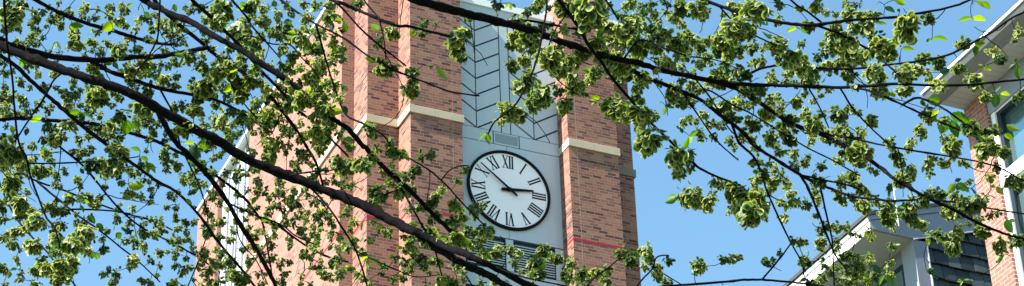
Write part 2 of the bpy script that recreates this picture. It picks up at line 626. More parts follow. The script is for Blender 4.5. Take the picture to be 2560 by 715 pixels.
def numeral(txt, ang):
    """Roman numeral standing radially; ang measured clockwise from twelve"""
    mb = MB()
    hgt = 0.45
    width = sum(GW[c] for c in txt)
    x = -width / 2
    polys = []

    def stroke(xa, ya, xb, yb, w):
        polys.append([(xa - w / 2, ya), (xa + w / 2, ya), (xb + w / 2, yb), (xb - w / 2, yb)])
    y0, y1 = -hgt / 2 + .016, hgt / 2 - .016
    for c in txt:
        w = GW[c]
        if c == 'I':
            stroke(x + w / 2, y0, x + w / 2, y1, 0.047)
            ser = [(x + w / 2, y0), (x + w / 2, y1)]
            hw = 0.042
        elif c == 'V':
            stroke(x + w * .5, y0, x + w * .17, y1, 0.05)
            stroke(x + w * .5, y0, x + w * .86, y1, 0.022)
            ser = [(x + w * .17, y1), (x + w * .86, y1)]
            hw = 0.042
        else:
            stroke(x + w * .84, y0, x + w * .16, y1, 0.05)
            stroke(x + w * .16, y0, x + w * .84, y1, 0.020)
            ser = [(x + w * .16, y1), (x + w * .84, y1), (x + w * .16, y0), (x + w * .84, y0)]
            hw = 0.042
        for sx, sy in ser:
            sgn = 1 if sy > 0 else -1
            polys.append([(sx - hw, sy), (sx + hw, sy), (sx + hw, sy + sgn * .016), (sx - hw, sy + sgn * .016)])
        x += w
    rad = 1.005
    ca, sa = math.cos(-ang), math.sin(-ang)
    for i, pl in enumerate(polys):
        q = [((px_ * ca - (py_ + rad) * sa), CZ + (px_ * sa + (py_ + rad) * ca)) for px_, py_ in pl]
        mb.prism(q, -0.0425 - 0.0006 * (i % 7), -0.036, 'v')
    return mb.build("numeral", BLACK, dial)


for i, tx in enumerate(["XII", "I", "II", "III", "IIII", "V", "VI", "VII", "VIII", "IX", "X", "XI"]):
    numeral(tx, R(30 * i))


def hand(name, ang, pts, y0, y1):
    mb = MB()
    ca, sa = math.cos(-ang), math.sin(-ang)
    q = [((x * ca - y * sa), CZ + (x * sa + y * ca)) for x, y in pts]
    mb.prism(q, y0, y1, 'v')
    return mb.build(name, BLACK, dial)


hand("minute_hand", R(-51.9), [(-.035, -.28), (0, -.33), (.035, -.28), (.044, -.06), (.036, .1), (.016, 1.17), (0, 1.22), (-.016, 1.17), (-.036, .1), (-.044, -.06)], -0.135, -0.118)
hand("hour_hand", R(81.9), [(-.055, -.24), (0, -.30), (.055, -.24), (.05, .0), (.045, .3), (.03, .78), (0, .83), (-.03, .78), (-.045, .3), (-.05, .0)], -0.110, -0.093)
b = MB()
v_, f_ = ring_mesh(0.004, 0.055, -0.15, -0.036, 24)
b.add([(p[0], p[1], p[2] + CZ) for p in v_], f_)
b.build("hub", BLACK, dial)

# side panel strip of the tower (sunlit) -----------------------------------------
b = MB()
b.box(-4.69, -4.651, 10.78, 14.32, 0.3, Z(7.3))
b.build("panel_backing", SEAM, tower)
sb = MB()
for (y0, y1, s_) in ((10.78, 11.6, -1), (11.62, 12.38, 1), (12.72, 13.48, -1), (13.5, 14.32, 1)):
    k = -6
    while k < 16:
        wb = 2.084 + k * 0.605 + (0.5 if s_ < 0 else 0)
        dy = y1 - y0
        poly = [(y0, wb), (y1, wb + .65 * s_ * dy), (y1, wb + .57 + .65 * s_ * dy), (y0, wb + .57)]
        poly = clip(poly, 0, 1, 6.6)
        if len(poly) > 2:
            poly = clip(poly, 0, -1, -1.0)
        if len(poly) > 2:
            sb.prism([(p[0], Z(p[1])) for p in poly], -4.72, -4.692, 'u')
        k += 1
sb.box(-4.72, -4.692, 12.4, 12.7, Z(1.0), Z(6.6))
sb.box(-4.72, -4.692, 10.78, 14.32, Z(6.62), Z(7.3))
sb.box(-4.72, -4.692, 10.78, 14.32, 0.3, Z(0.97))
sb.build("metal_panel", PANEL, tower)
b = MB()
for y in (10.85, 11.61, 12.39, 12.71, 13.49):
    b.box(-4.78, -4.72, y - .03, y + .03, Z(1.0), Z(7.3))
b.build("mullion", TRIM, tower)

# ================================================================== RED BRICK BUILDING (right)
PBW = (7.6263, 31.4549)
BZ = 21.5106
rb = empty("brick_building", (PBW[0], PBW[1], 0), YAW)
tag(rb, "red brick building with white soffit, grey gutter and tall teal windows at the right edge", "building")
b = MB()
b.box(0, 7, -0.57, 0, 0.3, BZ - .002)                     # far pier
b.box(0, 7, -12, -3.6, 0.3, BZ - .002)
b.box(0.35, 7, -3.6, -0.57, 0.3, BZ - .002)
b.build("wall", REDBRICK, rb)
b = MB()
qm = brick_mat("reveal brick", [(0, (0.16, 0.06, 0.05)), (.5, (0.22, 0.085, 0.07))], (0.45, 0.36, 0.3), 0.2032, 0.0762, 0.008, step=False)
b.box(0.003, 0.09, -0.585, -0.571, 0.3, BZ - .46)
b.build("reveal", qm, rb)
b = MB()
b.box(0.03, 0.34, -3.59, -0.572, BZ - .45, BZ - .003)
b.build("frieze_panel", TRIM, rb, bevel=0.008)
w_top = BZ - .452
k = 0
while w_top > 2.5:
    w_bot = w_top - (1.17 if k == 0 else 1.9)
    fr = MB()
    fr.box(0.06, 0.30, -0.69, -0.587, w_bot, w_top)
    fr.box(0.06, 0.30, -3.59, -3.49, w_bot, w_top)
    fr.box(0.07, 0.098, -3.49, -0.69, w_top - .02, w_top - .001)
    fo = fr.build("window", WTRIM, rb, bevel=0.006)
    df = MB()
    df.box(0.10, 0.28, -0.78, -0.692, w_bot, w_top)
    df.box(0.10, 0.28, -3.488, -3.40, w_bot, w_top)
    df.box(0.10, 0.28, -3.40, -0.78, w_top - .08, w_top)
    df.box(0.10, 0.28, -3.40, -0.78, w_bot, w_bot + .06)
    df.box(0.12, 0.27, -2.13, -2.05, w_bot + .06, w_top - .08)
    df.build("frame", DARKF, fo)
    gl = MB()
    gl.box(0.20, 0.22, -3.40, -0.78, w_bot + .06, w_top - .08)
    gl.build("pane", GLASS, fo)
    si = MB()
    si.box(0.02, 0.34, -3.59, -0.587, w_bot - .24, w_bot - .002)
    si.build("sill", WTRIM, fo, bevel=0.01)
    w_top = w_bot - .242
    k += 1
b = MB()
for i in range(80):                                      # boarded soffit with open grooves
    y1 = 0.02 - i * 0.15
    b.box(-0.52, 0.4, y1 - .143, y1, BZ, BZ + .02)
b.box(-0.52, 0.4, -12, 0.02, BZ + .02, BZ + .04)
b.build("soffit", SOFF, rb)
b = MB()
prof = [(-.46, -.01), (-.52, -.05), (-.64, -.045), (-.74, .01), (-.78, .09), (-.78, .15), (-.76, .15), (-.74, .09), (-.66, .03), (-.52, .02), (-.46, .03)]
b.prism([(p[0], BZ + p[1]) for p in prof], -12, 0.03, 'v')
b.build("gutter", GUTT, rb)
b = MB()
b.prism([(-.80, BZ + .151), (-.80, BZ + .20), (-.5, BZ + .36), (-.5, BZ + .151)], -12, 0.05, 'v')
b.prism([(-.5, BZ + .05), (-.5, BZ + .36), (3.5, BZ + 1.6), (7, BZ + .36), (7, BZ + .05)], -12, 0.0, 'v')
b.build("roof", SHING, rb)
b = MB()
b.box(-.81, -.785, -12, 0.05, BZ + .12, BZ + .165)
b.build("drip_edge", WTRIM, rb)

# ================================================================== SLATE BUILDING (behind)
PDW = (7.3956, 36.1703)
DZ = 21.6254
sbd = empty("slate_building", (PDW[0], PDW[1], 0), YAW)
tag(sbd, "grey gabled building with dark slate cladding and white eave behind the red brick", "building")
b = MB()
b.box(0.05, 7.0, 0.02, 8.0, 0.3, DZ - .29)
b.box(0.0, 0.30, -0.06, 0.36, 0.3, DZ - .001)          # corner post (two faces)
b.prism([(0.30, DZ - .29), (0.30, DZ + .08), (3.6, DZ + 1.1), (7, DZ + .08), (7, DZ - .29)], 0.02, 7.9, 'v')
b.build("wall", TRIM, sbd)
b = MB()
b.box(0.285, 0.31, -0.075, -0.061, 0.3, DZ + .08)
b.build("corner_bead", WTRIM, sbd)
# slates
sl = MB()
row = 0
w = DZ + 0.84
while w > DZ - 6:
    x = 0.31 - (0.14 if row % 2 else 0.0) - random.uniform(0, .04)
    while x < 6.9:
        wd = random.uniform(.26, .315)
        x0, x1 = max(x, .312), x + wd - .014
        if x1 > x0 + .03:
            lim = DZ + 0.32 * (x0 if x0 < 3.6 else 7.2 - x0) - .03
            top = min(w, lim)
            bot = w - .315 - random.uniform(-.008, .012)
            if top - bot > .05:
                tl = random.uniform(-.004, .004)
                vs = [(x0, -.066 + tl, bot), (x1, -.066 - tl, bot + random.uniform(-.004, .004)), (x1, -.022, top), (x0, -.022, top),
                      (x0, -.034, bot), (x1, -.034, bot), (x1, -.012, top), (x0, -.012, top)]
                sl.add(vs, [(0, 1, 2, 3), (4, 7, 6, 5), (0, 4, 5, 1), (1, 5, 6, 2), (2, 6, 7, 3), (3, 7, 4, 0)], random.random())
        x += wd
    w -= .315
    row += 1
sl.build("slate_cladding", SLATE, sbd)
b = MB()
b.prism([(.31, DZ - 6), (.31, DZ + .09), (3.6, DZ + 1.13), (6.9, DZ + .09), (6.9, DZ - 6)], -.011, .019, 'v')
b.build("sheathing", DARKF, sbd)
# rake boards of the gable, stepping forward board over board


def rake(b_lo, b_hi, v0, v1, u_end=3.6):
    """board between heights b_lo(u) and b_hi(u)"""
    return [(u_end, DZ + b_lo(u_end)), (u_end, DZ + b_hi(u_end))]


b = MB()
b.prism([(-.93, DZ + .03), (0, DZ + 0.0), (3.6, DZ + 1.14), (3.6, DZ + 1.62), (-.93, DZ + .20)], -.09, -.055, 'v')
b.prism([(3.602, DZ + 1.14), (7.2, DZ + 0.0), (8.1, DZ + .03), (8.1, DZ + .20), (3.602, DZ + 1.62)], -.09, -.055, 'v')
b.build("rake_board", TRIM, sbd, bevel=0.006)
b = MB()
b.prism([(-.96, DZ + .195), (3.6, DZ + 1.625), (3.6, DZ + 1.78), (-.98, DZ + .30)], -.115, -.05, 'v')
b.prism([(3.602, DZ + 1.625), (8.15, DZ + .195), (8.15, DZ + .30), (3.602, DZ + 1.78)], -.115, -.05, 'v')
b.build("rake_moulding", TRIM, sbd, bevel=0.006)
b = MB()
b.prism([(0, DZ - .012), (3.6, DZ + 1.128), (3.6, DZ + 1.139), (0, DZ - .001)], -.10, -.055, 'v')
b.build("drip_edge", WTRIM, sbd)
b = MB()
b.prism([(-1.02, DZ + .27), (3.6, DZ + 1.785), (8.2, DZ + .27), (8.2, DZ + .34), (3.6, DZ + 1.85), (-1.02, DZ + .345)], -.14, 8.0, 'v')
b.build("roof", SHING, sbd)
b = MB()
b.box(-.955, -.935, -.088, 8, DZ - .02, DZ + .17)
b.build("eave_fascia", WTRIM, sbd, bevel=0.004)
b = MB()
b.box(-.985, -.935, -.088, 8, DZ + .175, DZ + .265)
b.build("eave_moulding", WTRIM, sbd, bevel=0.01)
b = MB()
for i in range(20):
    y0 = -.05 + i * .30
    b.box(-.93, 0.04, y0, y0 + .294, DZ + .0, DZ + .015)
b.box(-.93, 0.04, -.05, 8, DZ + .016, DZ + .03)
b.build("soffit", SOFF, sbd)
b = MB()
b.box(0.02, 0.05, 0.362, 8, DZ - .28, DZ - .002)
b.build("frieze_panel", TRIM_SHADE, sbd)
fr = MB()
fr.box(0.02, 0.049, 0.362, .45, DZ - 3, DZ - .283)
fr.box(0.02, 0.049, 0.45, 3.2, DZ - .36, DZ - .283)
fr.box(0.02, 0.049, 3.2, 3.28, DZ - 3, DZ - .283)
fr.box(0.02, 0.049, 0.45, 3.2, DZ - 3.08, DZ - 3.0)
fr.box(0.02, 0.049, 1.78, 1.86, DZ - 3, DZ - .36)
wo = fr.build("window", DARKF, sbd)
b = MB()
b.box(0.036, 0.045, .45, 3.2, DZ - 3, DZ - .36)
b.build("pane", GLASS, wo)
b = MB()
b.prism([(-.35 + .011 * math.cos(t * .785), -.115 - .012 + .011 * math.sin(t * .785)) for t in range(8)], 0, 1, 'v')
pole = MB()
pv, pf = [], []
for j, zz in enumerate((DZ + .16, DZ + .98)):
    for t in range(8):
        pv.append((-.352 + 0.009 * math.cos(t * .785), -.16 + 0.009 * math.sin(t * .785), zz))
pf = [(t, (t + 1) % 8, 8 + (t + 1) % 8, 8 + t) for t in range(8)] + [tuple(range(7, -1, -1)), tuple(range(8, 16))]
pole.add(pv, pf)
pole.box(-.37, -.335, -.15, -.085, DZ + .26, DZ + .29)
pole.build("lightning_rod", WTRIM, sbd)
# ================================================================== ELM TREE
# branches: (name, parent, depth at start, depth at end, width start, width end, points)
BR = [
 ("A", None, 5.1, 4.7, 19, 22, [(-260,20),(-120,65),(-40,95),(10,118),(75,145),(150,172),(215,195),(280,215),(320,230),(360,250),(430,291),(490,325),(545,352),(595,386),(640,408),(680,425),(750,450),(810,475),(860,494),(910,514),(960,542),(1010,567),(1045,580)]),
 ("A1", "A", 0, 4.6, 14, 13, [(1045,580),(1085,602),(1120,620),(1160,634),(1200,652),(1235,667),(1290,697),(1380,745),(1480,800)]),
 ("A0", "A", 0, 4.9, 18, 15, [(1045,582),(1075,610),(1110,630),(1140,650),(1175,668),(1210,682),(1250,705),(1300,735),(1400,800)]),
 ("A2", None, 5.5, 6.0, 14, 9, [(-260,0),(-120,50),(-40,80),(0,98),(30,113),(90,130),(150,145),(240,150),(300,146),(345,142),(385,142),(430,136),(470,128),(520,118)]),
 ("A3", "A2", 0, 6.6, 9, 5, [(228,150),(262,172),(290,185),(350,205),(400,222),(470,235),(540,250),(610,285),(660,320)]),
 ("T1", None, 5.8, 6.2, 10, 6, [(-150,-150),(20,-45),(90,0),(130,22),(180,45),(250,68),(300,82),(345,96),(385,107),(430,112)]),
 ("T2", None, 5.3, 5.0, 15, 8, [(200,-140),(300,-50),(360,0),(395,18),(430,35),(480,55),(520,80),(555,100),(610,130),(655,160),(710,195),(750,225),(790,260),(830,295),(865,318),(900,355),(925,382),(975,432),(1025,477),(1070,522),(1120,572),(1150,600)]),
 ("T3", None, 5.6, 6.2, 9, 4, [(380,-130),(440,-50),(480,0),(525,40),(560,75),(595,110),(630,150),(665,190),(710,235),(750,280),(785,305),(830,350),(870,390)]),
 ("T4", None, 5.9, 6.6, 9, 5, [(300,-120),(360,-40),(400,18),(445,60),(495,100),(550,145),(605,180),(645,210),(680,245),(715,290),(745,330),(765,365),(790,407),(812,480)]),
 ("T5", None, 5.9, 6.2, 6, 3, [(500,-130),(545,-50),(580,0),(615,40),(630,65),(665,105),(700,145)]),
 ("T6", None, 5.2, 4.7, 6, 3, [(600,-130),(660,-45),(702,0),(750,35),(790,60),(860,96),(920,140),(990,177),(1020,189),(1080,212),(1130,230),(1198,240)]),
 ("T7", None, 4.8, 4.5, 8, 5, [(700,-110),(790,-25),(830,0),(860,10),(910,32),(960,52),(995,65),(1025,66),(1070,78),(1125,91)]),
 ("T8", "T7", 0, 4.8, 4, 3, [(835,2),(860,25),(895,65),(935,102),(980,137),(1015,165)]),
 ("T9", None, 4.8, 4.5, 3.5, 2.5, [(880,-60),(910,0),(942,40),(955,75),(962,115),(965,150)]),
 ("C", None, 4.4, 5.4, 21, 7, [(760,-140),(900,-60),(1000,-20),(1040,0),(1100,17),(1150,30),(1210,46),(1260,58),(1290,64),(1340,78),(1390,100),(1440,116),(1490,132),(1525,142),(1610,162),(1650,175),(1720,190),(1795,206),(1835,218),(1870,238),(1905,260),(1955,295),(2000,318),(2040,330),(2085,341),(2150,346)]),
 ("C2", "C", 0, 5.0, 8, 4, [(1795,206),(1850,210),(1915,213),(2000,215),(2100,219),(2170,215),(2230,210),(2330,213),(2410,213),(2480,206),(2570,197),(2680,180)]),
 ("C3", "C", 0, 5.2, 6, 3, [(1255,58),(1320,52),(1380,62),(1440,72),(1500,70),(1560,85)]),
 ("D", "C", 0, 5.8, 9, 6, [(1470,126),(1530,150),(1580,176),(1620,195),(1650,207),(1720,235),(1760,255),(1800,287),(1850,325),(1895,370),(1945,402),(2000,437),(2040,457),(2090,477)]),
 ("D2", "D", 0, 5.6, 6, 3, [(2003,440),(2020,470),(2045,530),(2070,595),(2090,640),(2115,672)]),
 ("D3", "D", 0, 5.9, 4, 3, [(2044,462),(2065,532),(2080,597),(2083,650),(2085,705),(2090,760)]),
 ("D4", "D", 0, 6.0, 4, 3, [(2000,435),(2060,450),(2130,466),(2180,490),(2220,505)]),
 ("E", None, 4.5, 5.0, 8, 4, [(1300,-130),(1365,-50),(1412,20),(1445,65),(1470,110),(1500,150),(1530,195),(1560,230),(1585,260),(1625,305),(1680,357),(1720,397),(1760,427),(1820,452),(1850,463)]),
 ("E2", None, 5.0, 5.0, 5, 3, [(1440,-110),(1500,-30),(1515,0),(1540,40),(1570,110),(1582,140)]),
 ("F", None, 4.3, 4.2, 5, 3, [(1360,-90),(1367,0),(1362,50),(1350,115),(1335,170),(1315,215),(1290,260),(1262,285),(1236,305),(1220,335)]),
 ("G", None, 4.6, 4.6, 9, 4, [(1620,-100),(1700,-30),(1760,0),(1820,22),(1870,40),(1920,50),(1980,60),(2035,62),(2090,55),(2130,50),(2230,44),(2295,34),(2365,20),(2420,2),(2480,-30)]),
 ("G2", "G", 0, 4.9, 5, 3, [(2040,62),(2100,85),(2150,112),(2175,125),(2205,150),(2230,172),(2250,190)]),
 ("H", None, 4.9, 4.8, 5, 4, [(1900,-90),(1977,0),(2020,30),(2052,55)]),
 ("I", "C", 0, 4.9, 5, 4, [(1835,196),(1890,176),(1935,165),(1970,162),(2040,170),(2130,172),(2220,162),(2300,152),(2370,137),(2430,107),(2480,80),(2530,45),(2570,25),(2660,-30)]),
 ("J", "C2", 0, 5.3, 4, 3, [(2092,219),(2130,268),(2165,307),(2210,350),(2240,378)]),
 ("K", "C2", 0, 5.4, 3.5, 2.5, [(2018,216),(2050,270),(2072,320)]),
 ("L", "C2", 0, 4.9, 5, 3, [(2130,217),(2175,228),(2230,250),(2295,280),(2345,302),(2410,330),(2460,352),(2510,382)]),
 ("L2", "L", 0, 4.6, 5, 4, [(2255,260),(2290,245),(2320,252),(2360,272),(2400,300),(2430,318)]),
 ("M", "C", 0, 5.1, 8, 5, [(2040,330),(2100,358),(2155,387),(2205,422),(2235,447),(2270,467),(2300,485),(2345,507),(2380,522),(2430,550),(2480,572),(2530,590),(2620,610)]),
 ("N", "D", 0, 5.2, 5, 3, [(2085,474),(2120,488),(2155,495),(2230,502),(2300,500),(2355,502),(2430,512),(2480,522),(2570,536),(2650,545)]),
 ("O", "C", 0, 4.9, 4, 3, [(2085,341),(2130,345),(2180,357),(2230,367),(2305,380),(2380,392),(2450,405),(2505,422),(2545,445),(2600,470)]),
 ("Q", "D", 0, 5.6, 5, 3, [(1828,308),(1848,357),(1888,397),(1910,457),(1930,507),(1960,572),(1980,612),(2005,657),(2010,690)]),
 ("Q2", "Q", 0, 5.3, 3, 2, [(1922,490),(1940,497),(1965,505)]),
 ("Q3", "A1", 0, 5.0, 6, 4, [(1470,795),(1560,745),(1640,720),(1720,712),(1820,704),(1870,699),(1930,701),(2000,708),(2080,720)]),
 ("Q4", "Q3", 0, 5.4, 4, 3, [(1900,700),(1945,652),(1975,612),(1982,600)]),
 ("Q5", "Q3", 0, 4.8, 4, 2.5, [(1570,742),(1600,705),(1630,672),(1640,645),(1660,638),(1672,640)]),
 ("Q6", "Q5", 0, 4.8, 3, 2, [(1632,668),(1660,685),(1705,712)]),
 ("Q7", "A1", 0, 4.5, 4, 3, [(1235,668),(1290,687),(1340,700),(1400,712),(1450,725)]),
 ("Q8", "Q3", 0, 4.8, 4, 2.5, [(1500,778),(1460,740),(1480,700),(1520,670),(1555,640)]),
 ("Rr", None, 3.9, 4.2, 5, 4, [(0,-120),(8,-40),(10,0),(17,100),(30,190),(37,280),(47,357),(65,392),(75,437),(95,492),(115,542),(137,572),(150,620)]),
 ("S", "A2", 0, 6.4, 9, 5, [(-60,74),(-20,118),(0,138),(40,165),(75,200),(120,240),(160,275),(200,310),(245,345),(300,387),(350,422),(390,452),(430,472),(460,497),(505,547),(540,597),(575,640),(610,680),(640,720)]),
 ("V", "A", 0, 5.8, 11, 8, [(385,262),(400,290),(420,325),(440,357),(485,402),(530,452),(570,507),(595,552),(630,607),(660,657),(690,718),(720,790)]),
 ("X", None, 6.6, 7.4, 9, 4, [(-300,180),(-120,300),(-20,300),(65,295),(140,302),(200,305),(280,320),(350,340),(400,357),(430,372),(480,398),(530,432),(575,465),(615,500),(655,550),(690,560),(730,590),(775,620),(820,642),(870,655)]),
 ("X3", "X", 0, 7.0, 4, 3, [(655,550),(665,597),(675,657),(684,710)]),
 ("Y", "X", 0, 7.2, 5, 3, [(110,299),(140,357),(200,407),(240,452),(280,502),(320,542),(360,572),(430,607),(490,640),(550,680)]),
 ("Y2", None, 7.2, 7.8, 5, 3, [(-300,260),(-120,340),(0,402),(90,452),(150,472),(225,502),(280,522),(325,537),(380,550),(430,575)]),
 ("Y3", "Y2", 0, 7.0, 4, 2.5, [(90,452),(150,502),(200,542),(250,577),(300,617),(350,657),(400,705)]),
 ("Y4", "Rr", 0, 5.0, 3.5, 2.5, [(66,400),(85,409),(215,405),(280,400),(345,392)]),
 ("Y5", None, 7.0, 7.4, 5, 3, [(-260,420),(-100,530),(0,552),(60,537),(155,525),(225,524),(275,527),(330,535)]),
 ("Y6", "Y2", 0, 6.2, 4, 3, [(-30,388),(0,460),(35,537),(75,587),(110,622),(135,652),(192,718)]),
 ("Y7", "X", 0, 7.0, 3, 2, [(155,303),(152,357),(150,402),(142,460)]),
 ("Zz", "A", 0, 5.6, 4.5, 3, [(163,177),(135,200),(110,245),(75,295),(35,357),(0,420),(-30,470)]),
 ("Ha", None, 4.6, 4.5, 4.5, 2.5, [(402,-90),(400,0),(397,50),(392,100),(365,150),(345,175),(330,205),(312,225)]),
 ("Hb", "Ha", 0, 4.9, 2.5, 2, [(345,175),(385,130),(430,97),(455,70)]),
 ("Jj", "T4", 0, 6.2, 3.5, 2.5, [(560,150),(590,105),(625,90),(680,110),(725,112),(750,140),(770,160)]),
 ("Ll", "T4", 0, 6.6, 3, 2, [(560,152),(580,215),(615,265),(650,305),(675,338),(700,290),(720,262)]),
 ("Bb", "T6", 0, 5.0, 4, 3, [(790,60),(815,150),(840,230),(865,287),(910,310),(960,340),(985,377),(1025,397),(1075,427),(1120,467),(1160,512),(1208,560)]),
 ("Dd", "A", 0, 5.2, 5, 3, [(735,446),(765,460),(797,490),(830,530),(860,577),(890,627),(915,705),(925,760)]),
 ("Ee", "Dd", 0, 4.9, 3, 2, [(888,624),(925,645),(985,672),(1040,692),(1100,687)]),
 ("Ff", "T2", 0, 5.0, 5, 3, [(985,440),(1015,492),(1035,527),(1060,572),(1085,620),(1105,690)]),
 ("Gg", "Bb", 0, 4.8, 2.5, 2, [(1072,425),(1074,460),(1070,482),(1065,517)]),
 ("Hh", "Bb", 0, 4.6, 3, 2, [(1100,448),(1125,425),(1150,415),(1172,414)]),
 ("Ii", "A", 0, 5.2, 4, 2.5, [(905,512),(945,495),(985,478),(1012,472)]),
 ("Kk", "A", 0, 5.0, 4, 2.5, [(718,440),(760,432),(810,427),(845,424)]),
 ("Mm", "A0", 0, 4.6, 4, 3, [(1150,655),(1158,680),(1172,700),(1190,730)]),
 ("Nn", "V", 0, 6.6, 4, 2.5, [(570,507),(630,535),(700,560),(740,590),(790,612)]),
 ("Oo", "V", 0, 6.8, 3, 2, [(590,545),(600,600),(640,650),(670,712)]),
 ("Pp", "A3", 0, 7.2, 4, 2.5, [(400,222),(440,300),(450,360),(500,470),(520,560),(500,640),(470,715)]),
 ("Ra", "D", 0, 5.9, 4, 2.5, [(1720,235),(1770,225),(1830,262),(1880,285),(1960,335),(2020,370),(2080,400),(2150,440)]),
 ("Rb", "C", 0, 5.9, 3.5, 2.5, [(1740,194),(1780,250),(1830,330),(1900,372)]),
 ("Rc", "D", 0, 5.6, 4, 2.5, [(1700,227),(1740,280),(1790,350),(1845,400)]),
 ("Rd", "C", 0, 5.0, 3.5, 2, [(1560,150),(1600,100),(1660,120),(1720,140),(1790,150),(1850,175)]),
 ("Re", "G", 0, 4.9, 4, 2.5, [(1800,14),(1840,60),(1890,90),(1950,118),(1990,135)]),
 ("Rf", "E", 0, 4.7, 3, 2, [(1420,30),(1380,90),(1370,150),(1395,200),(1450,240)]),
]
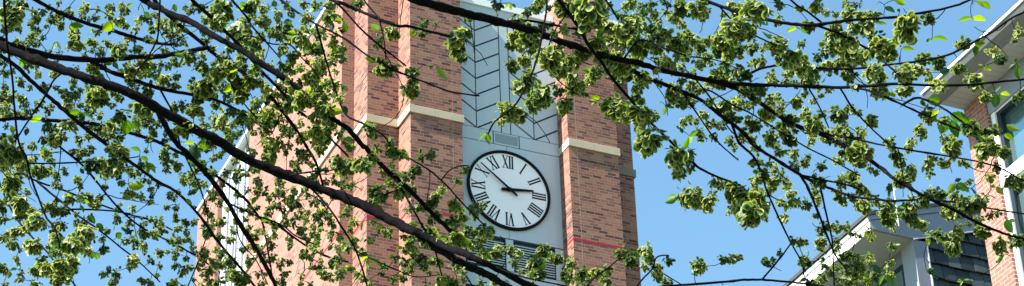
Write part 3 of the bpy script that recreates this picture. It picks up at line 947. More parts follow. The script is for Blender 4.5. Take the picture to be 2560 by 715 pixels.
T = {(0,0):"60,60,55 50,110,30 110,20,30 15,240,25 430,30,25 410,70,22 475,85,20 490,45,15 555,30,22 620,40,28 550,75,22 600,95,28 205,55,20 250,90,28 300,75,25 345,65,22 305,130,18 155,185,22 185,215,15 115,210,15 375,170,30 385,210,35 450,210,25 420,280,18 540,215,22 590,240,35 640,190,25 700,95,22 820,120,25 690,240,22 650,340,40 725,345,28 770,320,20 740,455,30 720,530,42 790,380,22 830,250,25 190,360,25 100,400,22 150,430,15 215,425,20 260,370,15 480,350,28 460,330,20 500,370,20 340,470,38 390,450,25 450,430,22 490,470,40 440,500,25 520,500,25 560,520,20 500,575,22 450,560,15 350,520,28 200,510,22 245,545,22 110,490,25 135,515,15 230,615,28 350,630,28 285,680,35 540,640,38 440,680,22 400,695,20 730,610,15 760,660,20 740,200,15 30,480,30 20,540,28 40,580,20 100,570,20 20,430,20 810,560,15 600,490,18 840,330,18 650,390,25 680,440,15 820,620,15 400,520,20 470,530,22 560,600,18 600,690,15 30,630,15",
(1,0):"240,50,50 225,110,40 340,145,55 380,40,30 440,95,38 270,20,25 150,40,20 85,265,38 60,300,20 650,15,22 720,20,25 680,70,28 785,80,30 800,15,25 640,180,45 700,240,38 720,250,30 240,350,48 170,430,50 330,420,45 350,470,35 130,470,30 310,380,30 700,370,42 690,395,35 660,490,48 560,230,25 500,160,25 530,120,22 700,145,18 440,120,15 560,320,28 600,300,20 540,430,25 520,470,22 600,430,28 640,420,18 760,560,45 730,640,55 760,690,40 790,600,30 60,640,45 120,550,40 60,530,22 220,520,22 250,590,30 220,620,22 330,660,28 380,600,25 350,570,22 420,560,20 460,590,30 490,620,18 560,630,25 440,500,20 500,555,22 20,160,20 50,190,22 20,220,15 150,270,22 150,300,22 270,470,20 490,695,25 640,340,22 680,300,15 750,470,18 820,480,22 360,300,18 200,240,22 290,240,18 40,320,15 220,460,20 20,420,22 100,400,15 300,620,22 280,680,20 640,700,18 740,430,25 600,200,20 480,500,18 580,350,18 420,200,15 10,90,20 190,180,18 560,480,22 600,500,18 540,520,18 700,460,20 410,660,18 160,620,20",
(2,0):"65,15,30 240,160,35 180,200,25 200,345,45 240,330,25 345,355,35 340,400,25 345,445,38 405,110,25 460,115,12 390,170,22 345,165,15 620,85,28 575,170,48 610,155,30 560,230,40 590,280,30 850,180,35 840,220,30 835,320,30 830,560,50 790,600,25 840,590,25 130,640,30 225,695,20 770,15,28 840,95,20",
(3,0):"230,25,40 370,45,70 450,120,50 530,140,50 545,190,35 60,180,45 15,180,30 20,240,20 160,290,55 220,340,45 270,370,38 190,330,30 40,300,30 20,310,20 330,270,38 300,300,25 400,210,40 450,210,25 325,150,30 240,130,25 400,350,35 370,390,30 500,330,58 520,370,35 600,290,38 630,370,42 560,330,25 20,430,38 80,510,40 130,440,35 140,460,25 240,515,42 210,450,28 290,430,40 350,465,20 490,530,50 450,510,30 550,580,32 510,590,18 630,540,60 640,590,40 690,570,28 600,480,30 655,680,55 775,455,42 820,220,40 790,200,30 830,120,22 720,170,45 660,150,30 620,120,30 600,150,25 770,190,20 700,240,30 740,300,25 800,280,22 820,330,20 520,70,28 570,20,30 820,40,40 790,80,30 20,560,40 10,600,25 840,600,25 620,70,25 110,30,28 60,60,22 160,30,20 420,200,20 170,120,18 560,90,20 690,70,22 700,350,20 830,400,22 620,420,22 610,500,20 760,230,25 680,200,22 850,470,22 720,410,18 380,250,22",
(4,0):"40,25,50 210,15,22 340,40,70 235,130,60 180,190,50 300,150,40 330,130,20 450,20,28 440,200,45 440,240,30 490,270,50 560,300,48 600,360,45 610,390,35 530,320,30 450,100,25 320,230,35 260,240,30 380,240,25 65,235,32 100,190,30 20,240,20 150,235,20 250,345,30 315,315,18 190,400,30 250,410,25 300,440,30 340,440,28 370,440,20 410,390,25 490,365,25 500,410,20 540,505,30 105,500,28 90,570,28 180,530,38 15,600,20 120,620,28 165,615,28 210,580,28 240,510,30 290,510,25 250,590,25 300,600,25 340,620,35 270,660,28 200,695,18 320,690,25 70,685,25 380,550,30 430,560,28 460,540,25 400,490,25 450,480,25 500,590,38 470,570,25 410,670,35 480,650,30 500,690,35 590,570,30 620,600,45 640,640,35 600,650,25 750,575,38 740,650,30 790,670,30 700,680,30 620,690,25 700,325,32 800,380,35 810,320,30 740,230,45 720,160,35 730,120,30 790,200,40 810,260,45 640,30,30 690,60,25 740,70,20 820,120,28 790,20,25 560,40,20 600,130,30 20,420,28 20,510,25 850,560,20 330,480,25 200,340,25 90,280,25 60,320,25 110,310,22 300,460,15 160,360,20 130,240,22 40,450,22 420,510,22",
(5,0):"20,20,20 60,70,35 60,110,45 110,65,22 110,190,35 270,120,60 240,160,40 290,190,30 140,250,60 180,280,30 30,280,40 10,200,28 10,370,20 110,350,55 130,390,30 250,350,45 270,390,30 330,345,30 360,295,35 440,305,32 390,360,28 380,85,32 400,110,15 560,205,32 540,220,22 530,335,32 440,420,35 600,400,42 620,385,25 710,250,28 740,290,30 830,155,28 815,195,18 665,480,32 835,475,28 380,560,38 350,570,18 345,650,35 105,605,35 50,660,22 185,700,28 50,700,22 300,705,28 470,690,30 600,640,38 660,655,30 720,650,28 690,695,25 560,620,25 130,440,40 260,445,40 290,440,15 450,600,22 650,690,28 20,240,22",
(0,1):"60,40,60 20,80,40 10,110,30 100,100,30 60,200,45 100,280,45 140,320,25 50,190,30 10,310,30 180,375,50 150,360,30 240,320,30 275,335,30 205,140,38 150,80,25 180,75,15 280,465,35 340,500,50 380,500,40 320,530,30 320,600,55 340,640,35 300,660,40 420,440,45 450,470,25 380,390,25 430,530,35 10,470,28 30,450,20 85,435,30 70,460,20 160,510,38 210,580,25 175,620,35 100,650,22 95,600,15 180,700,20 20,700,18 280,400,25 270,440,20 230,410,22 410,40,25 400,70,15 325,135,20 330,150,12 390,178,20 290,165,18 300,215,15 460,100,38 545,130,42 590,110,35 510,90,30 580,25,40 620,40,30 350,275,28 430,275,35 470,300,30 400,270,20 500,270,20 600,305,12 640,260,25 660,250,25 700,265,20 660,325,20 750,225,18 760,260,18 750,290,18 745,190,15 790,200,15 690,150,18 720,455,22 760,450,25 805,435,28 790,390,25 720,510,25 720,540,15 660,580,30 750,585,25 590,370,22 640,400,22 640,440,22 625,485,20 660,470,15 535,435,15 515,530,20 520,655,22 560,690,25 750,695,22 850,490,15 850,250,18 830,80,22 830,130,22 610,195,18 600,160,18 730,40,15 640,130,20 250,510,22 280,540,25 190,540,20 20,20,35 90,30,30",
(1,1):"20,355,15 20,380,18 60,395,15 25,425,22 20,490,25 60,480,18 15,545,22 15,570,15 70,575,18 110,520,15 170,535,12 55,640,25 90,620,20 130,610,15 20,690,18 170,320,18 190,350,18 205,380,15 200,410,15 165,455,18 190,450,15 240,390,22 190,240,15 205,140,20 150,100,15 100,150,15 60,180,18 90,200,15 50,160,15 130,210,15 20,60,15 320,150,28 340,165,20 270,140,18 400,60,15 390,30,15 380,420,18 390,470,18 370,520,18 340,530,15 310,440,20 290,480,22 320,390,15 350,330,15 240,550,28 210,590,25 190,640,28 250,600,25 280,580,22 300,610,25 310,655,35 370,670,32 340,690,30 230,690,25 180,690,25 430,650,22 450,580,15 475,590,15 535,605,22 550,695,22 450,700,22 565,650,22 515,450,18 590,500,20 585,480,15 660,545,20 680,565,18 700,580,15 740,610,22 755,640,18 765,670,15 740,585,15 800,590,28 830,570,20 820,610,15 790,660,15 710,530,18 520,310,22 550,330,20 490,320,18 570,290,18 600,270,25 640,350,25 670,370,22 600,380,22 570,400,20 640,430,22 660,470,18 680,480,18 700,450,22 730,470,18 720,360,25 760,350,22 740,390,20 780,370,18 800,400,22 800,440,20 840,470,22 790,470,18 440,200,22 460,240,20 430,250,15 530,230,22 560,240,20 520,260,15 490,270,18 540,200,18 640,40,22 640,90,18 620,130,20 600,100,20 680,100,18 710,110,18 720,150,20 740,130,15 830,90,42 850,110,30 490,25,32 500,40,20 830,200,18 850,190,15 760,300,18 700,290,20 680,260,18 660,230,15 640,300,20 740,240,15 620,240,18 590,310,18 560,370,15 90,170,15 110,180,14 170,340,14 200,430,14 180,470,14",
(2,1):"20,110,40 90,100,50 150,75,30 130,60,22 240,45,32 360,130,30 340,150,25 300,220,40 270,260,30 165,250,35 150,290,28 200,270,25 240,200,28 200,140,25 250,160,25 310,165,25 240,140,20 40,200,22 20,320,25 15,350,20 50,390,25 30,430,22 50,480,22 60,510,15 135,485,25 215,445,28 185,440,15 330,335,20 380,320,28 440,300,30 450,360,30 460,255,30 495,225,28 550,305,32 575,185,25 600,135,25 585,360,30 535,390,28 560,400,20 560,470,45 520,500,25 410,470,45 420,500,25 350,460,25 330,490,25 300,470,20 310,530,28 340,520,25 390,575,30 255,570,22 300,600,25 345,560,18 460,590,30 295,675,25 240,675,20 480,670,25 530,700,38 500,690,25 650,325,28 690,310,22 660,350,22 710,440,35 620,430,28 650,455,25 630,500,25 690,480,25 720,560,28 700,540,25 760,550,30 770,520,22 820,520,28 845,600,25 845,560,15 570,620,22 590,640,18 680,700,22 740,690,20 60,660,20 90,670,22 130,700,18 600,680,18 10,640,12 30,20,25 60,110,25 800,700,20 410,710,15",
(3,1):"15,550,28 130,530,30 165,555,25 200,570,30 100,610,38 115,650,30 70,600,25 70,650,22 260,610,30 280,600,25 260,660,30 290,680,25 340,650,35 400,640,30 370,660,25 455,630,25 450,695,30 525,545,30 575,555,28 570,590,30 650,535,35 670,570,25 645,610,25 700,610,28 710,650,28 690,650,15 755,695,30 760,585,28 660,15,40 640,5,25 810,60,50 800,100,35 820,140,35 840,270,35 850,300,20 20,640,15 70,700,22 330,700,20",
(4,1):"10,110,28 10,45,22 25,245,42 50,290,38 20,300,20 90,280,38 120,260,25 130,190,28 165,205,25 240,235,55 290,280,60 350,280,50 320,340,50 290,360,35 380,310,30 250,270,35 225,20,18 330,15,28 350,85,28 320,95,18 370,150,35 340,180,30 420,190,32 400,240,22 420,220,25 340,230,20 490,205,25 510,250,25 540,285,25 590,310,28 550,305,18 630,190,25 670,190,30 640,250,25 650,280,20 640,360,15 655,430,25 690,420,18 660,490,30 650,520,22 530,480,22 560,495,25 590,500,15 670,115,22 540,110,28 575,90,28 520,40,28 460,40,28 440,15,20 530,50,25 760,85,28 790,30,35 820,60,28 780,185,22 820,160,30 765,270,28 780,300,15 820,260,25 850,300,15 740,420,30 780,420,25 710,410,18 740,480,25 750,520,25 790,560,30 830,570,25 850,610,30 790,640,28 760,680,22 800,690,28 590,590,30 560,585,18 460,550,15 400,590,28 380,590,15 55,605,32 80,615,20 25,600,15 185,580,25 220,575,20 245,565,28 680,610,25 710,650,20 640,690,25 600,695,20 740,620,20 830,690,20 670,670,25 850,20,30 850,210,18",
(5,1):"20,50,45 60,50,35 30,95,30 190,10,25 210,60,30 240,90,30 280,15,28 290,10,20 500,15,40 510,40,25 660,20,45 720,20,35 760,50,30 700,40,25 375,100,32 410,70,22 460,100,30 440,95,15 640,110,18 690,165,22 720,120,20 300,130,28 260,140,28 240,180,30 270,195,28 210,190,12 185,218,20 10,160,22 30,200,22 50,230,28 75,250,18 60,310,35 30,300,22 190,300,28 160,340,35 200,340,28 180,390,30 200,410,25 290,270,22 295,320,32 280,350,35 310,390,30 340,400,30 350,420,22 250,360,22 360,255,38 400,245,28 440,250,30 460,265,22 500,265,22 510,265,25 550,300,35 580,320,32 480,340,30 500,360,32 530,340,28 620,290,38 640,300,28 660,280,20 630,375,28 580,405,15 650,440,35 660,450,28 530,435,32 500,510,42 510,530,25 440,455,32 420,450,20 690,360,20 730,345,22 735,500,35 740,530,28 820,480,35 850,490,20 790,180,35 830,200,30 850,215,15 85,595,20 100,660,28 20,580,28 10,610,28 80,690,22 20,650,30 390,640,15 30,700,25"}
LF = {(0,0):"165,280,95,325 160,270,115,285 270,215,265,250 290,210,305,245 345,135,415,125 700,20,690,55 720,60,745,90 575,115,510,155 580,120,610,130 665,590,690,685 640,600,620,680 620,600,585,610 400,560,480,605 400,560,340,565 210,590,150,605 140,640,130,680 60,630,65,670 100,520,100,545 565,310,590,345 560,315,530,325 590,350,625,360 440,430,430,475 850,430,805,440 600,550,675,560 660,260,640,250 400,230,430,250 550,240,560,225 570,250,545,255",
(1,0):"10,20,20,60 50,150,90,155 500,20,520,30 505,5,520,35 815,95,859,110 800,110,795,160 820,215,780,225 820,230,800,265 840,240,859,270 770,310,790,340 760,350,770,370 790,370,785,385 825,430,820,475 840,420,859,460 510,325,490,330 270,255,285,285 110,410,145,395 30,430,50,440 540,105,510,95 560,110,600,105 590,170,580,200 570,120,610,130 580,130,560,160 600,200,640,210 390,350,430,380 400,350,380,370 440,370,460,390 160,590,130,600 340,560,380,560 480,560,460,600 760,600,800,620",
(2,0):"165,305,105,290 175,150,130,118 300,430,270,440 310,440,290,485 325,470,305,525 465,325,525,395 440,330,430,345 400,320,420,325 710,660,670,705 715,670,725,715 710,670,700,695 830,15,805,40 835,20,835,50 840,20,859,40 765,70,775,75 355,150,330,175 0,430,20,455 0,530,15,570 0,110,15,160 5,690,50,700",
(3,0):"640,75,635,35 645,85,690,140 720,0,735,15 200,150,205,190 420,490,370,495 410,500,375,520 490,270,480,285 90,430,60,435 80,455,55,460 140,480,175,495 745,530,735,575 755,520,790,540 820,640,800,630 820,640,835,665 830,350,859,355 730,510,715,515",
(4,0):"320,100,275,90 325,95,390,125 50,60,40,105 70,70,95,75 160,80,200,65 545,140,490,160 560,145,610,165 800,60,830,70 185,275,180,310 200,270,220,295 40,340,0,350 395,590,425,610 10,680,55,655 15,680,10,715 345,650,360,675 30,300,15,320",
(5,0):"210,0,270,20 140,10,120,20 165,35,215,65 240,55,225,45 120,115,175,125 600,90,530,110 600,90,670,105 640,10,690,45 620,5,660,30 600,10,605,30 400,190,480,205 395,200,370,205 250,240,315,250 245,235,240,225 185,455,150,505 190,460,215,485 630,220,620,285 610,215,665,215 560,340,585,365 435,550,395,580 480,580,440,670 490,570,590,620 500,600,530,690 440,510,380,490 715,460,745,430 720,470,715,540 740,470,790,468 735,480,765,500 820,310,820,290 815,320,780,350 830,330,835,400 825,320,859,325 660,330,700,350 650,330,630,320 440,360,490,348 770,625,840,650 760,670,810,705 765,665,810,680",
(0,1):"640,210,720,215 640,205,690,200 730,90,730,165 740,100,775,155 740,90,700,70 700,40,650,20 480,120,450,140 510,150,470,195 530,150,520,190 400,130,420,155 475,400,435,365 480,405,520,440 580,460,605,455 580,475,610,450 470,545,455,580 480,550,495,585 85,630,50,635 45,640,40,680 650,490,650,525 670,490,695,500 380,290,420,280 400,310,420,350 170,700,140,715 240,560,265,570 410,290,450,300 260,90,280,85 260,100,275,130",
(1,1):"125,10,85,110 130,0,200,20 110,5,60,0 500,50,495,130 520,10,550,0 480,380,505,420 480,375,445,390 420,270,400,310 400,280,385,290 580,470,565,490 730,450,730,490 835,465,830,495 800,510,780,540 835,520,840,550 70,280,100,310 130,210,125,260 140,700,130,715 320,300,350,320 740,430,750,430 160,125,140,120",
(2,1):"270,35,330,90 140,310,200,350 150,390,190,400 190,410,160,440 440,455,485,465 120,570,80,590 125,575,120,640 130,570,145,560 140,580,180,615 330,400,370,410 100,390,85,440 480,480,520,470 720,0,730,10",
(3,1):"800,265,745,265 800,275,745,300",
(4,1):"480,290,485,350 500,295,530,330 500,290,530,310 620,400,590,380 600,540,565,545 600,10,605,35 630,140,620,155 560,690,600,680",
(5,1):"515,205,475,255 520,205,585,240 515,190,545,180 525,210,530,240 720,220,760,255 690,215,720,220 680,260,720,280 390,475,375,515 400,460,355,460 420,475,455,500 770,385,800,450 780,390,815,390 750,555,720,600 740,535,700,535 760,555,800,570 165,660,140,715 175,660,205,715 180,660,220,675 385,650,430,680 380,640,410,630 550,685,525,695 550,690,540,715 560,685,605,690 105,610,150,650 20,560,40,575 60,460,85,465 650,5,620,15"}
TX = [0, 430, 860, 1290, 1720, 2130]

elm = empty("elm_tree", tuple(np.array([-2.6, 4.3, 0.0])))
tag(elm, "elm tree with dark branches hung with pale green seed clusters in front of the tower", "tree")
EL = np.array([-2.6, 4.3, 0.0])


def smooth(P, n=5):
    """Catmull-Rom through rows of P (any dimension)"""
    P = np.asarray(P, float)
    Q = np.vstack([2 * P[0] - P[1], P, 2 * P[-1] - P[-2]])
    out = []
    for i in range(1, len(Q) - 2):
        for k in range(n):
            t = k / n
            out.append(0.5 * (2 * Q[i] + (Q[i + 1] - Q[i - 1]) * t + (2 * Q[i - 1] - 5 * Q[i] + 4 * Q[i + 1] - Q[i + 2]) * t * t
                              + (3 * Q[i] - Q[i - 1] - 3 * Q[i + 1] + Q[i + 2]) * t ** 3))
    out.append(P[-1])
    return np.array(out)


def tube(P, rad, sides):
    """P (n,3) world, rad (n,)"""
    n = len(P)
    T_ = np.gradient(P, axis=0)
    T_ /= np.linalg.norm(T_, axis=1)[:, None] + 1e-9
    up = np.array([0.13, 0.31, 0.94])
    A_ = np.cross(T_, up)
    A_ /= np.linalg.norm(A_, axis=1)[:, None] + 1e-9
    B_ = np.cross(T_, A_)
    th = np.arange(sides) * 2 * math.pi / sides
    V = P[:, None, :] + rad[:, None, None] * (np.cos(th)[None, :, None] * A_[:, None, :] + np.sin(th)[None, :, None] * B_[:, None, :])
    V = V.reshape(-1, 3)
    i, j = np.meshgrid(np.arange(n - 1), np.arange(sides), indexing='ij')
    a_ = i * sides + j
    b2 = i * sides + (j + 1) % sides
    F = np.stack([a_, b2, b2 + sides, a_ + sides], -1).reshape(-1, 4)
    V = np.vstack([V, P[-1] + T_[-1] * rad[-1]])
    tip = len(V) - 1
    e_ = (n - 1) * sides
    F2 = np.array([[e_ + k, e_ + (k + 1) % sides, tip, tip] for k in range(sides)])
    return V, F, F2[:, :3]


def mesh_np(name, V, quads, tris, mat_, tint=None, smooth_=True):
    me = bpy.data.meshes.new(name)
    nq, ntr = len(quads), len(tris)
    me.vertices.add(len(V))
    me.vertices.foreach_set("co", np.ascontiguousarray(V, dtype=np.float32).ravel())
    idx = np.concatenate([np.asarray(quads).ravel() if nq else np.zeros(0, int), np.asarray(tris).ravel() if ntr else np.zeros(0, int)]).astype(np.int32)
    me.loops.add(len(idx))
    me.loops.foreach_set("vertex_index", idx)
    me.polygons.add(nq + ntr)
    st = np.concatenate([np.arange(nq) * 4, nq * 4 + np.arange(ntr) * 3]).astype(np.int32)
    me.polygons.foreach_set("loop_start", st)
    me.update(calc_edges=True)
    if smooth_:
        me.polygons.foreach_set("use_smooth", np.ones(nq + ntr, dtype=bool))
    if tint is not None:
        c = me.color_attributes.new("tint", 'FLOAT_COLOR', 'POINT')
        c.data.foreach_set("color", np.repeat(np.asarray(tint, dtype=np.float32)[:, None], 4, 1).ravel())
    me.materials.append(mat_)
    me.validate()
    return me


def put(name, me, parent, mw=None):
    o = bpy.data.objects.new(name, me)
    COL.objects.link(o)
    o.parent = parent
    if mw is not None:
        o.matrix_local = mw
    return o


# --- trunk and the two heavy limbs, standing left of the view ------------------
HUB = at(-900, -250, 5.4)
base = EL.copy()
mid1 = np.array([-2.5, 4.32, 1.5])
mid2 = (mid1 + HUB) / 2 + np.array([-.12, .05, 0])
Pt = smooth([base, base * .0 + np.array([-2.57, 4.3, .35]), mid1, mid2, HUB, HUB + np.array([-.1, .2, 1.2]), HUB + np.array([.1, .5, 2.6])], 8)
tt = np.linspace(0, 1, len(Pt))
rt = 0.20 * (1 - tt) ** .8 + 0.03 + 0.12 * np.exp(-tt * 30)
V, F, F3 = tube(Pt, rt, 20)
th = np.tile(np.arange(20), len(Pt))
put("trunk", mesh_np("trunk", V - EL, F, F3, BARK), elm)

skel = {}          # name -> arrays of (px, py, depth, radius m)
LIMB = [(-900, -250, 5.4), (-620, -290, 5.3), (-300, -250, 5.2), (0, -230, 5.3), (300, -215, 5.3), (700, -200, 5.1), (1200, -200, 4.9), (1700, -190, 4.8), (2100, -170, 4.8)]
LIMB2 = [(-900, -250, 5.4), (-700, -160, 5.6), (-520, -30, 5.7), (-420, 120, 6.2), (-400, 260, 6.8), (-390, 420, 7.2)]


def px_path(S):
    return np.array([at(p[0], p[1], p[2]) for p in S])


def make_branch(S, w0, w1, name="branch", sides=9, wobble=1.0):
    """S smoothed rows (px, py, depth); widths in photo pixels"""
    P = px_path(S)
    n = len(P)
    w = np.linspace(w0, w1, n)
    rad = w / 2 / FPX * S[:, 2]
    lump = np.convolve(rng.standard_normal(n + 4), [.2, .6, .8, .6, .2], 'valid')
    rad *= 1 + 0.045 * wobble * lump + 0.03 * rng.standard_normal(n) + 0.20 * wobble * (rng.random(n) < .08)
    P = P + rng.standard_normal(P.shape) * (rad[:, None] * 0.10 * wobble)
    V, F, F3 = tube(P, np.maximum(rad, .0008), sides)
    return V, F, F3, rad


def add_limb(nm, pts, r0, r1):
    S = smooth(pts, 8)
    P = px_path(S)
    rad = np.linspace(r0, r1, len(P))
    V, F, F3 = tube(P, rad, 14)
    put("limb", mesh_np("limb", V - EL, F, F3, BARK), elm)
    skel[nm] = np.column_stack([S, rad])


add_limb("LIMB", LIMB, .07, .022)
add_limb("LIMB2", LIMB2, .065, .03)
limb_all = np.vstack([skel["LIMB"], skel["LIMB2"]])

branch_raw = []
for nm, par, d0, d1, w0, w1, pts in BR:
    pts = [list(map(float, p)) for p in pts]
    if par is None:
        # reach back to the nearest heavy limb outside the view
        p0 = np.array(pts[0])
        dd = np.hypot(limb_all[:, 0] - p0[0], limb_all[:, 1] - p0[1])
        # branches leave the limb behind themselves, to the left
        dd = dd + np.where(limb_all[:, 0] > p0[0] - 40, 300, 0)
        L0 = limb_all[np.argmin(dd)]
        q = [[L0[0], L0[1], L0[2]], [(L0[0] * .5 + p0[0] * .5), (L0[1] * .45 + p0[1] * .55), (L0[2] + d0) / 2]]
        lens = np.linspace(0, 1, len(pts))
        rows = q + [[p[0], p[1], d0 + (d1 - d0) * t] for p, t in zip(pts, lens)]
        pre = 2
    else:
        S0 = skel[par]
        k = np.argmin(np.hypot(S0[:, 0] - pts[0][0], S0[:, 1] - pts[0][1]))
        d0 = S0[k, 2]
        pts[0] = [S0[k, 0], S0[k, 1]]
        lens = np.linspace(0, 1, len(pts))
        rows = [[p[0], p[1], d0 + (d1 - d0) * t] for p, t in zip(pts, lens)]
    rows = np.array(rows)
    # let the depth wander a little along the branch, zero at the fork
    n = len(rows)
    wob = np.sin(np.linspace(0, 1, n) * rng.uniform(4, 8) + rng.uniform(0, 3))
    rows[:, 2] += 0.10 * (wob - wob[0]) * np.minimum(1, np.linspace(0, 3, n))
    S = smooth(rows, 5)
    sides = 12 if w0 > 12 else (9 if w0 > 6 else 7)
    V, F, F3, rad = make_branch(S, w0 * (1.30 if w0 < 14 else 1.2), w1 * (1.27 if w0 < 18 else 1.12), sides=sides)
    skel[nm] = np.column_stack([S, rad])
    put("branch", mesh_np("branch", V - EL, F, F3, BARK), elm)

# --- targets: seed clusters and leaves --------------------------------------
targets = []
for (c, r_), s in T.items():
    for tok in s.split():
        x, y, rr = map(float, tok.split(","))
        targets.append([TX[c] + x / 1.998, 357 * r_ + y / 1.998, rr / 1.998, 0])
# small far clusters nobody would trace one by one, scattered where the crown is thick
FILL = [((0, 60, 440, 350), 120, (6, 12)), ((430, 0, 860, 350), 150, (7, 13)), ((0, 360, 430, 715), 85, (6, 11)), ((430, 360, 860, 715), 150, (6, 10)),
        ((860, 560, 1290, 715), 24, (8, 12)), ((1290, 0, 1720, 170), 50, (9, 14)), ((1720, 100, 2150, 357), 60, (8, 13)), ((1800, 357, 2200, 560), 26, (8, 12)),
        ((2060, 560, 2260, 715), 16, (8, 12)), ((860, 357, 1080, 560), 22, (8, 12)), ((2150, 380, 2460, 520), 8, (8, 11)), ((430, 0, 860, 420), 45, (11, 18)), ((0, 60, 430, 700), 36, (10, 16)), ((1300, 0, 1720, 260), 22, (14, 22)), ((1720, 20, 2200, 200), 14, (14, 20)), ((450, 420, 860, 700), 22, (9, 13)), ((0, 0, 430, 80), 34, (7, 11)), ((600, 60, 850, 340), 50, (8, 12))]
for (x0, y0, x1, y1), n_, (ra, rb_) in FILL:
    for _ in range(n_):
        targets.append([rng.uniform(x0, x1), rng.uniform(y0, y1), rng.uniform(ra, rb_), 0])
leaves = []
for (c, r_), s in LF.items():
    for tok in s.split():
        x, y, x2, y2 = map(float, tok.split(","))
        leaves.append([TX[c] + x / 1.998, 357 * r_ + y / 1.998, TX[c] + x2 / 1.998, 357 * r_ + y2 / 1.998])
        targets.append([leaves[-1][0], leaves[-1][1], 16.0, 1 + len(leaves)])
targets = np.array(targets)
big = np.clip(targets[:, 2], 8, 30)
zpref = np.clip(4.3 + (26 - big) * 0.16, 4.2, 7.6)

SK = np.vstack([v for k, v in skel.items() if not k.startswith("LIMB")])
ins = (SK[:, 0] > -60) & (SK[:, 0] < 2620) & (SK[:, 1] > -40) & (SK[:, 1] < 755)
SK = SK[ins]
# densify
best = np.full(len(targets), 1e9)
bidx = np.zeros(len(targets), int)


def relax(new, off):
    global best, bidx
    d = np.hypot(targets[:, None, 0] - new[None, :, 0], targets[:, None, 1] - new[None, :, 1]) + 14 * np.abs(zpref[:, None] - new[None, :, 2])
    # a twig seldom runs back towards the trunk (left and up)
    back = np.maximum(0, new[None, :, 0] - targets[:, None, 0])
    d = d + 0.25 * back
    k = d.argmin(1)
    v = d[np.arange(len(targets)), k]
    m_ = v < best
    best[m_] = v[m_]
    bidx[m_] = k[m_] + off


relax(SK, 0)
todo = np.ones(len(targets), bool)
twV, twF, twT, twn = [], [], [], 0
placed = []           # (kind, px, py, depth, r)
sk_list = [SK]
cnt = len(SK)
allsk = SK
while todo.any():
    i = int(np.where(todo, best, 1e12).argmin())
    todo[i] = False
    x, y, r_px, kind = targets[i]
    s = allsk[bidx[i]]
    dist = math.hypot(x - s[0], y - s[1])
    dz = float(np.clip(zpref[i] - s[2], -0.25, 0.25)) * min(1, dist / 60) + rng.normal(0, .015)
    z = s[2] + dz
    placed.append((int(kind), x, y, z, r_px))
    if dist > 5:
        n = max(4, int(dist / 7))
        t = np.linspace(0, 1, n)
        sag = rng.uniform(-.16, .16) * dist
        nx, ny = -(y - s[1]) / dist, (x - s[0]) / dist
        kink = rng.normal(0, dist * .012, n)
        kink[0] = 0
        bend = np.sin(t * math.pi) * sag + kink
        S = np.column_stack([s[0] + (x - s[0]) * t + nx * bend, s[1] + (y - s[1]) * t + ny * bend, s[2] + dz * t])
        w0 = float(np.clip(1.5 + dist * .011, 1.6, 3.4))
        V, F, F3, rad = make_branch(S, w0, 1.3, sides=5, wobble=.8)
        twV.append(V)
        twF.append(F + twn)
        twT.append(F3 + twn)
        twn += len(V)
        new = np.column_stack([S, rad])[1:]
        relax(new, len(allsk))
        allsk = np.vstack([allsk, new])
# bare curving twiglets and short spurs that stand along every branch
for q in range(620):
    s = allsk[rng.integers(len(allsk))]
    if q < 230:
        dist, a_ = rng.uniform(35, 150), rng.uniform(-.6, 2.0)
        if s[0] > 1300 and rng.random() < .45:
            continue
        if (880 < s[0] < 1420 and 300 < s[1] < 600) or (1560 < s[0] < 1880 and s[1] > 400):
            continue
    else:
        dist, a_ = rng.uniform(5, 15), rng.uniform(0, 6.28)
    n = max(4, int(dist / 8))
    t = np.linspace(0, 1, n)
    curl = rng.normal(0, .9)
    aa = a_ + curl * t
    st = dist / n
    kx = np.cumsum(np.cos(aa) * st) - math.cos(a_) * st
    ky = np.cumsum(np.sin(aa) * st) - math.sin(a_) * st
    S = np.column_stack([s[0] + kx + rng.normal(0, .7, n) * (t > 0), s[1] + ky + rng.normal(0, .7, n) * (t > 0), s[2] + rng.normal(0, .12) * t * dist / 100])
    V, F, F3, rad = make_branch(S, 2.9 if dist > 30 else 2.6, 1.5, sides=5, wobble=1.0)
    twV.append(V)
    twF.append(F + twn)
    twT.append(F3 + twn)
    twn += len(V)
o = put("twigs", mesh_np("twigs", np.vstack(twV) - EL, np.vstack(twF), np.vstack(twT), BARK), elm)
o["kind"] = "stuff"

# --- seed cluster meshes --------------------------------------------------------


def samara(seg):
    """flat round wing with a seed in the middle: unit length, base at the origin, along +x, normal +z"""
    a_ = np.arange(seg) * 2 * math.pi / seg
    ro = 1 - .10 * (np.cos(a_) > .92)
    outer = np.column_stack([.5 + .5 * np.cos(a_) * ro, 0.35 * np.sin(a_), .07 * np.sin(a_ * 2 + .6) + .10 * np.abs(np.sin(a_))])
    inner = np.column_stack([.48 + .19 * np.cos(a_), .13 * np.sin(a_), np.full(seg, .06)])
    V = np.vstack([[.48, 0, .085], inner, outer])
    c = np.concatenate([[.12], np.full(seg, .26), np.full(seg, .86)])
    tr = np.array([[0, 1 + k, 1 + (k + 1) % seg] for k in range(seg)])
    qd = np.array([[1 + k, 1 + seg + k, 1 + seg + (k + 1) % seg, 1 + (k + 1) % seg] for k in range(seg)])
    return V, qd, tr, c


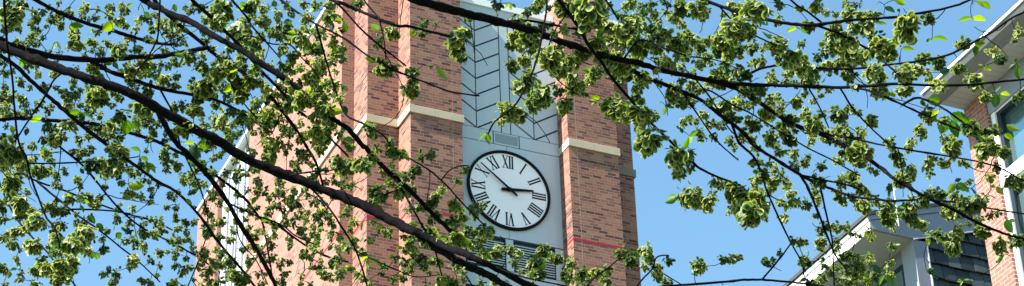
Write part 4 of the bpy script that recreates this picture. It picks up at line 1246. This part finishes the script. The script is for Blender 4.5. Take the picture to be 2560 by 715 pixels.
def seed_cluster(n, seg, seed):
    g_ = np.random.default_rng(seed)
    V0, Q0, T0, C0 = samara(seg)
    Vs, Qs, Ts, Cs = [], [], [], []
    el_ = np.array([g_.uniform(.8, 1.05), g_.uniform(.8, 1.05), g_.uniform(.85, 1.15)])
    lobes = g_.normal(0, .25, (3, 3))
    for k in range(n):
        d = g_.standard_normal(3)
        d /= np.linalg.norm(d)
        d[2] = d[2] * .9 - .08
        rad = g_.uniform(.10, .42)
        p = d * el_ * rad + lobes[k % 3] * .6 * g_.uniform(.3, 1)
        ax = d * g_.uniform(.5, .9) + np.array([0, 0, -.68]) + g_.normal(0, .35, 3)
        ax /= np.linalg.norm(ax)
        nr = np.cross(ax, np.cross(d + g_.normal(0, .35, 3) + np.array([0, 0, .3]), ax))
        nr /= np.linalg.norm(nr) + 1e-9
        bt = np.cross(nr, ax)
        L_ = g_.uniform(.44, .66)
        M_ = np.column_stack([ax * L_, bt * L_ * g_.uniform(.8, 1.1), nr * L_ * g_.uniform(.6, 1.8)])
        V = V0 @ M_.T + p
        off = k * len(V0)
        Vs.append(V)
        Qs.append(Q0 + off)
        Ts.append(T0 + off)
        Cs.append(np.clip(C0 + g_.normal(0, .08) + (.10 if g_.random() < .12 else 0), 0, 1))
    return np.vstack(Vs), np.vstack(Qs), np.vstack(Ts), np.concatenate(Cs)


def xf(V, c, s, yaw, tiltx, tilty):
    Rm = np.array(Matrix.Rotation(tiltx, 3, 'X') @ Matrix.Rotation(tilty, 3, 'Y') @ Matrix.Rotation(yaw, 3, 'Z'))
    return (V * s) @ Rm.T + c, Rm


hiV = [seed_cluster(58, 9, 100 + k) for k in range(10)]
hiM = [mesh_np("seed_cluster", *h_[:3], SEEDM, h_[3]) for h_ in hiV]
loV = [seed_cluster(34, 7, 200 + k) for k in range(10)]
cl = [(p[4], p) for p in placed if p[0] == 0]
cl.sort(key=lambda q: -q[0])
jV, jQ, jT, jC, jn = [], [], [], [], 0
for rank, (rp_, (kd, x, y, z, r_px)) in enumerate(cl):
    c = at(x, y, z)
    rad = r_px / FPX * z * (1.64 + .012 * max(0, 14 - r_px) + .006 * max(0, r_px - 20))
    yaw, ta, tb = rng.uniform(0, 6.28), rng.normal(0, .25), rng.normal(0, .25)
    sc = np.array([rng.uniform(.88, 1.12), rng.uniform(.88, 1.12), rng.choice([.9, 1.0, 1.15, 1.4])])
    if rank < 100:
        k = rank % len(hiM)
        _, Rm = xf(hiV[k][0][:1], c, rad, yaw, ta, tb)
        M4 = Matrix.Translation(Vector(c - EL)) @ Matrix(Rm.tolist()).to_4x4() @ Matrix.Diagonal((*(sc * rad), 1))
        put("seed_cluster", hiM[k], elm, M4)
    else:
        src = hiV if r_px > 15 else loV
        V, Q_, T_, C_ = src[rng.integers(len(src))]
        W_, _ = xf(V * sc, c, rad, yaw, ta, tb)
        jV.append(W_)
        jQ.append(Q_ + jn)
        jT.append(T_ + jn)
        jC.append(np.clip(C_ * rng.uniform(.72, 1.12) + rng.normal(0, .10) - (.08 if x < 640 and r_px < 12 else 0), 0, 1))
        jn += len(V)
o = put("seed_clusters", mesh_np("seed_clusters", np.vstack(jV) - EL, np.vstack(jQ), np.vstack(jT), SEEDM, np.concatenate(jC)), elm)
o["kind"] = "stuff"

# --- young leaves -----------------------------------------------------------------


def leaf_mesh(seed):
    g_ = np.random.default_rng(seed)
    n = 13
    t = np.linspace(0, 1, n)
    wid = .27 * np.sin(math.pi * t ** .78) ** .85 * (1 + .0 * t)
    ser = 1 + .09 * (np.arange(n) % 2)
    curl = g_.uniform(-.25, .10)
    twist = g_.uniform(-.5, .5)
    V, C = [], []
    for i in range(n):
        for s, f in ((-1, 1), (-.5, .5), (0, 0), (.5, .5), (1, 1)):
            y_ = s * wid[i] * (ser[i] if abs(s) == 1 else 1)
            z_ = abs(s) * wid[i] * .45 + curl * t[i] ** 2 + (.012 if i % 2 else -.012) * (abs(s) > 0)
            a_ = twist * t[i]
            V.append((t[i] + .05 * abs(s) * wid[i], y_ * math.cos(a_) - z_ * math.sin(a_) * .3, z_ + y_ * math.sin(a_)))
            C.append(.72 if s == 0 else (.50 if i % 2 else .60))
    V = np.array(V)
    Q = []
    for i in range(n - 1):
        for j in range(4):
            Q.append((i * 5 + j, i * 5 + j + 1, i * 5 + j + 6, i * 5 + j + 5))
    return V, np.array(Q), np.array(C)


lm = [leaf_mesh(k) for k in range(8)]
lplaced = {p[0] - 2: p for p in placed if p[0] > 0}
order = sorted(lplaced, key=lambda k: -math.hypot(leaves[k][2] - leaves[k][0], leaves[k][3] - leaves[k][1]))
jV, jQ, jC, jn = [], [], [], 0
for rank, k in enumerate(order):
    _, x, y, z, _r = lplaced[k]
    x2, y2 = leaves[k][2:]
    L2 = math.hypot(x2 - x, y2 - y)
    p0 = at(x, y, z)
    p1 = at(x2, y2, z + rng.uniform(-.5, .5) * L2 / FPX * z)
    ax = p1 - p0
    ln_ = np.linalg.norm(ax)
    ax /= ln_
    view = (EYE - p0) / np.linalg.norm(EYE - p0)
    nr = np.array([0, 0, 1.0]) * .5 - view * .4 + rng.normal(0, .45, 3)
    nr = nr - ax * (nr @ ax)
    nr /= np.linalg.norm(nr)
    bt = np.cross(nr, ax)
    V, Q_, C_ = lm[rng.integers(8)]
    wsc = rng.uniform(.9, 1.3) * (1.25 if L2 < 20 else 1.0)
    W_ = V @ (np.column_stack([ax * ln_, bt * ln_ * wsc, nr * ln_ * .9]).T) + p0
    tn = np.clip(C_ + rng.normal(.0, .30), 0, 1)
    if rank < 100:
        me = mesh_np("leaf", W_ - p0, Q_, [], LEAFM, tn)
        put("leaf", me, elm, Matrix.Translation(Vector(p0 - EL)))
    else:
        jV.append(W_)
        jQ.append(Q_ + jn)
        jC.append(tn)
        jn += len(V)
# tiny unfolding leaves scattered at twig tips
tips = [p for p in placed if p[0] == 0]
for q in [i_ for i_ in range(len(tips)) if rng.random() < (.75 if 540 < tips[i_][1] < 870 and 40 < tips[i_][2] < 360 else .33)]:
    _, x, y, z, r_px = tips[q]
    for _ in range(rng.integers(1, 3)):
        d = rng.standard_normal(3)
        d[2] = d[2] * .6 - .3
        d /= np.linalg.norm(d)
        ln_ = rng.uniform(.9, 1.7) * r_px / FPX * z
        p0 = at(x, y, z) + d * r_px / FPX * z * .55
        nr = rng.standard_normal(3)
        nr = nr - d * (nr @ d)
        nr /= np.linalg.norm(nr)
        V, Q_, C_ = lm[rng.integers(8)]
        W_ = V @ (np.column_stack([d * ln_, np.cross(nr, d) * ln_ * .9, nr * ln_]).T) + p0
        jV.append(W_)
        jQ.append(Q_ + jn)
        jC.append(np.clip(C_ + rng.normal(.1, .2) + (.35 if 540 < x < 870 and 50 < y < 360 else 0), 0, 1))
        jn += len(V)
o = put("young_leaves", mesh_np("young_leaves", np.vstack(jV) - EL, np.vstack(jQ), [], LEAFM, np.concatenate(jC)), elm)
o["kind"] = "stuff"
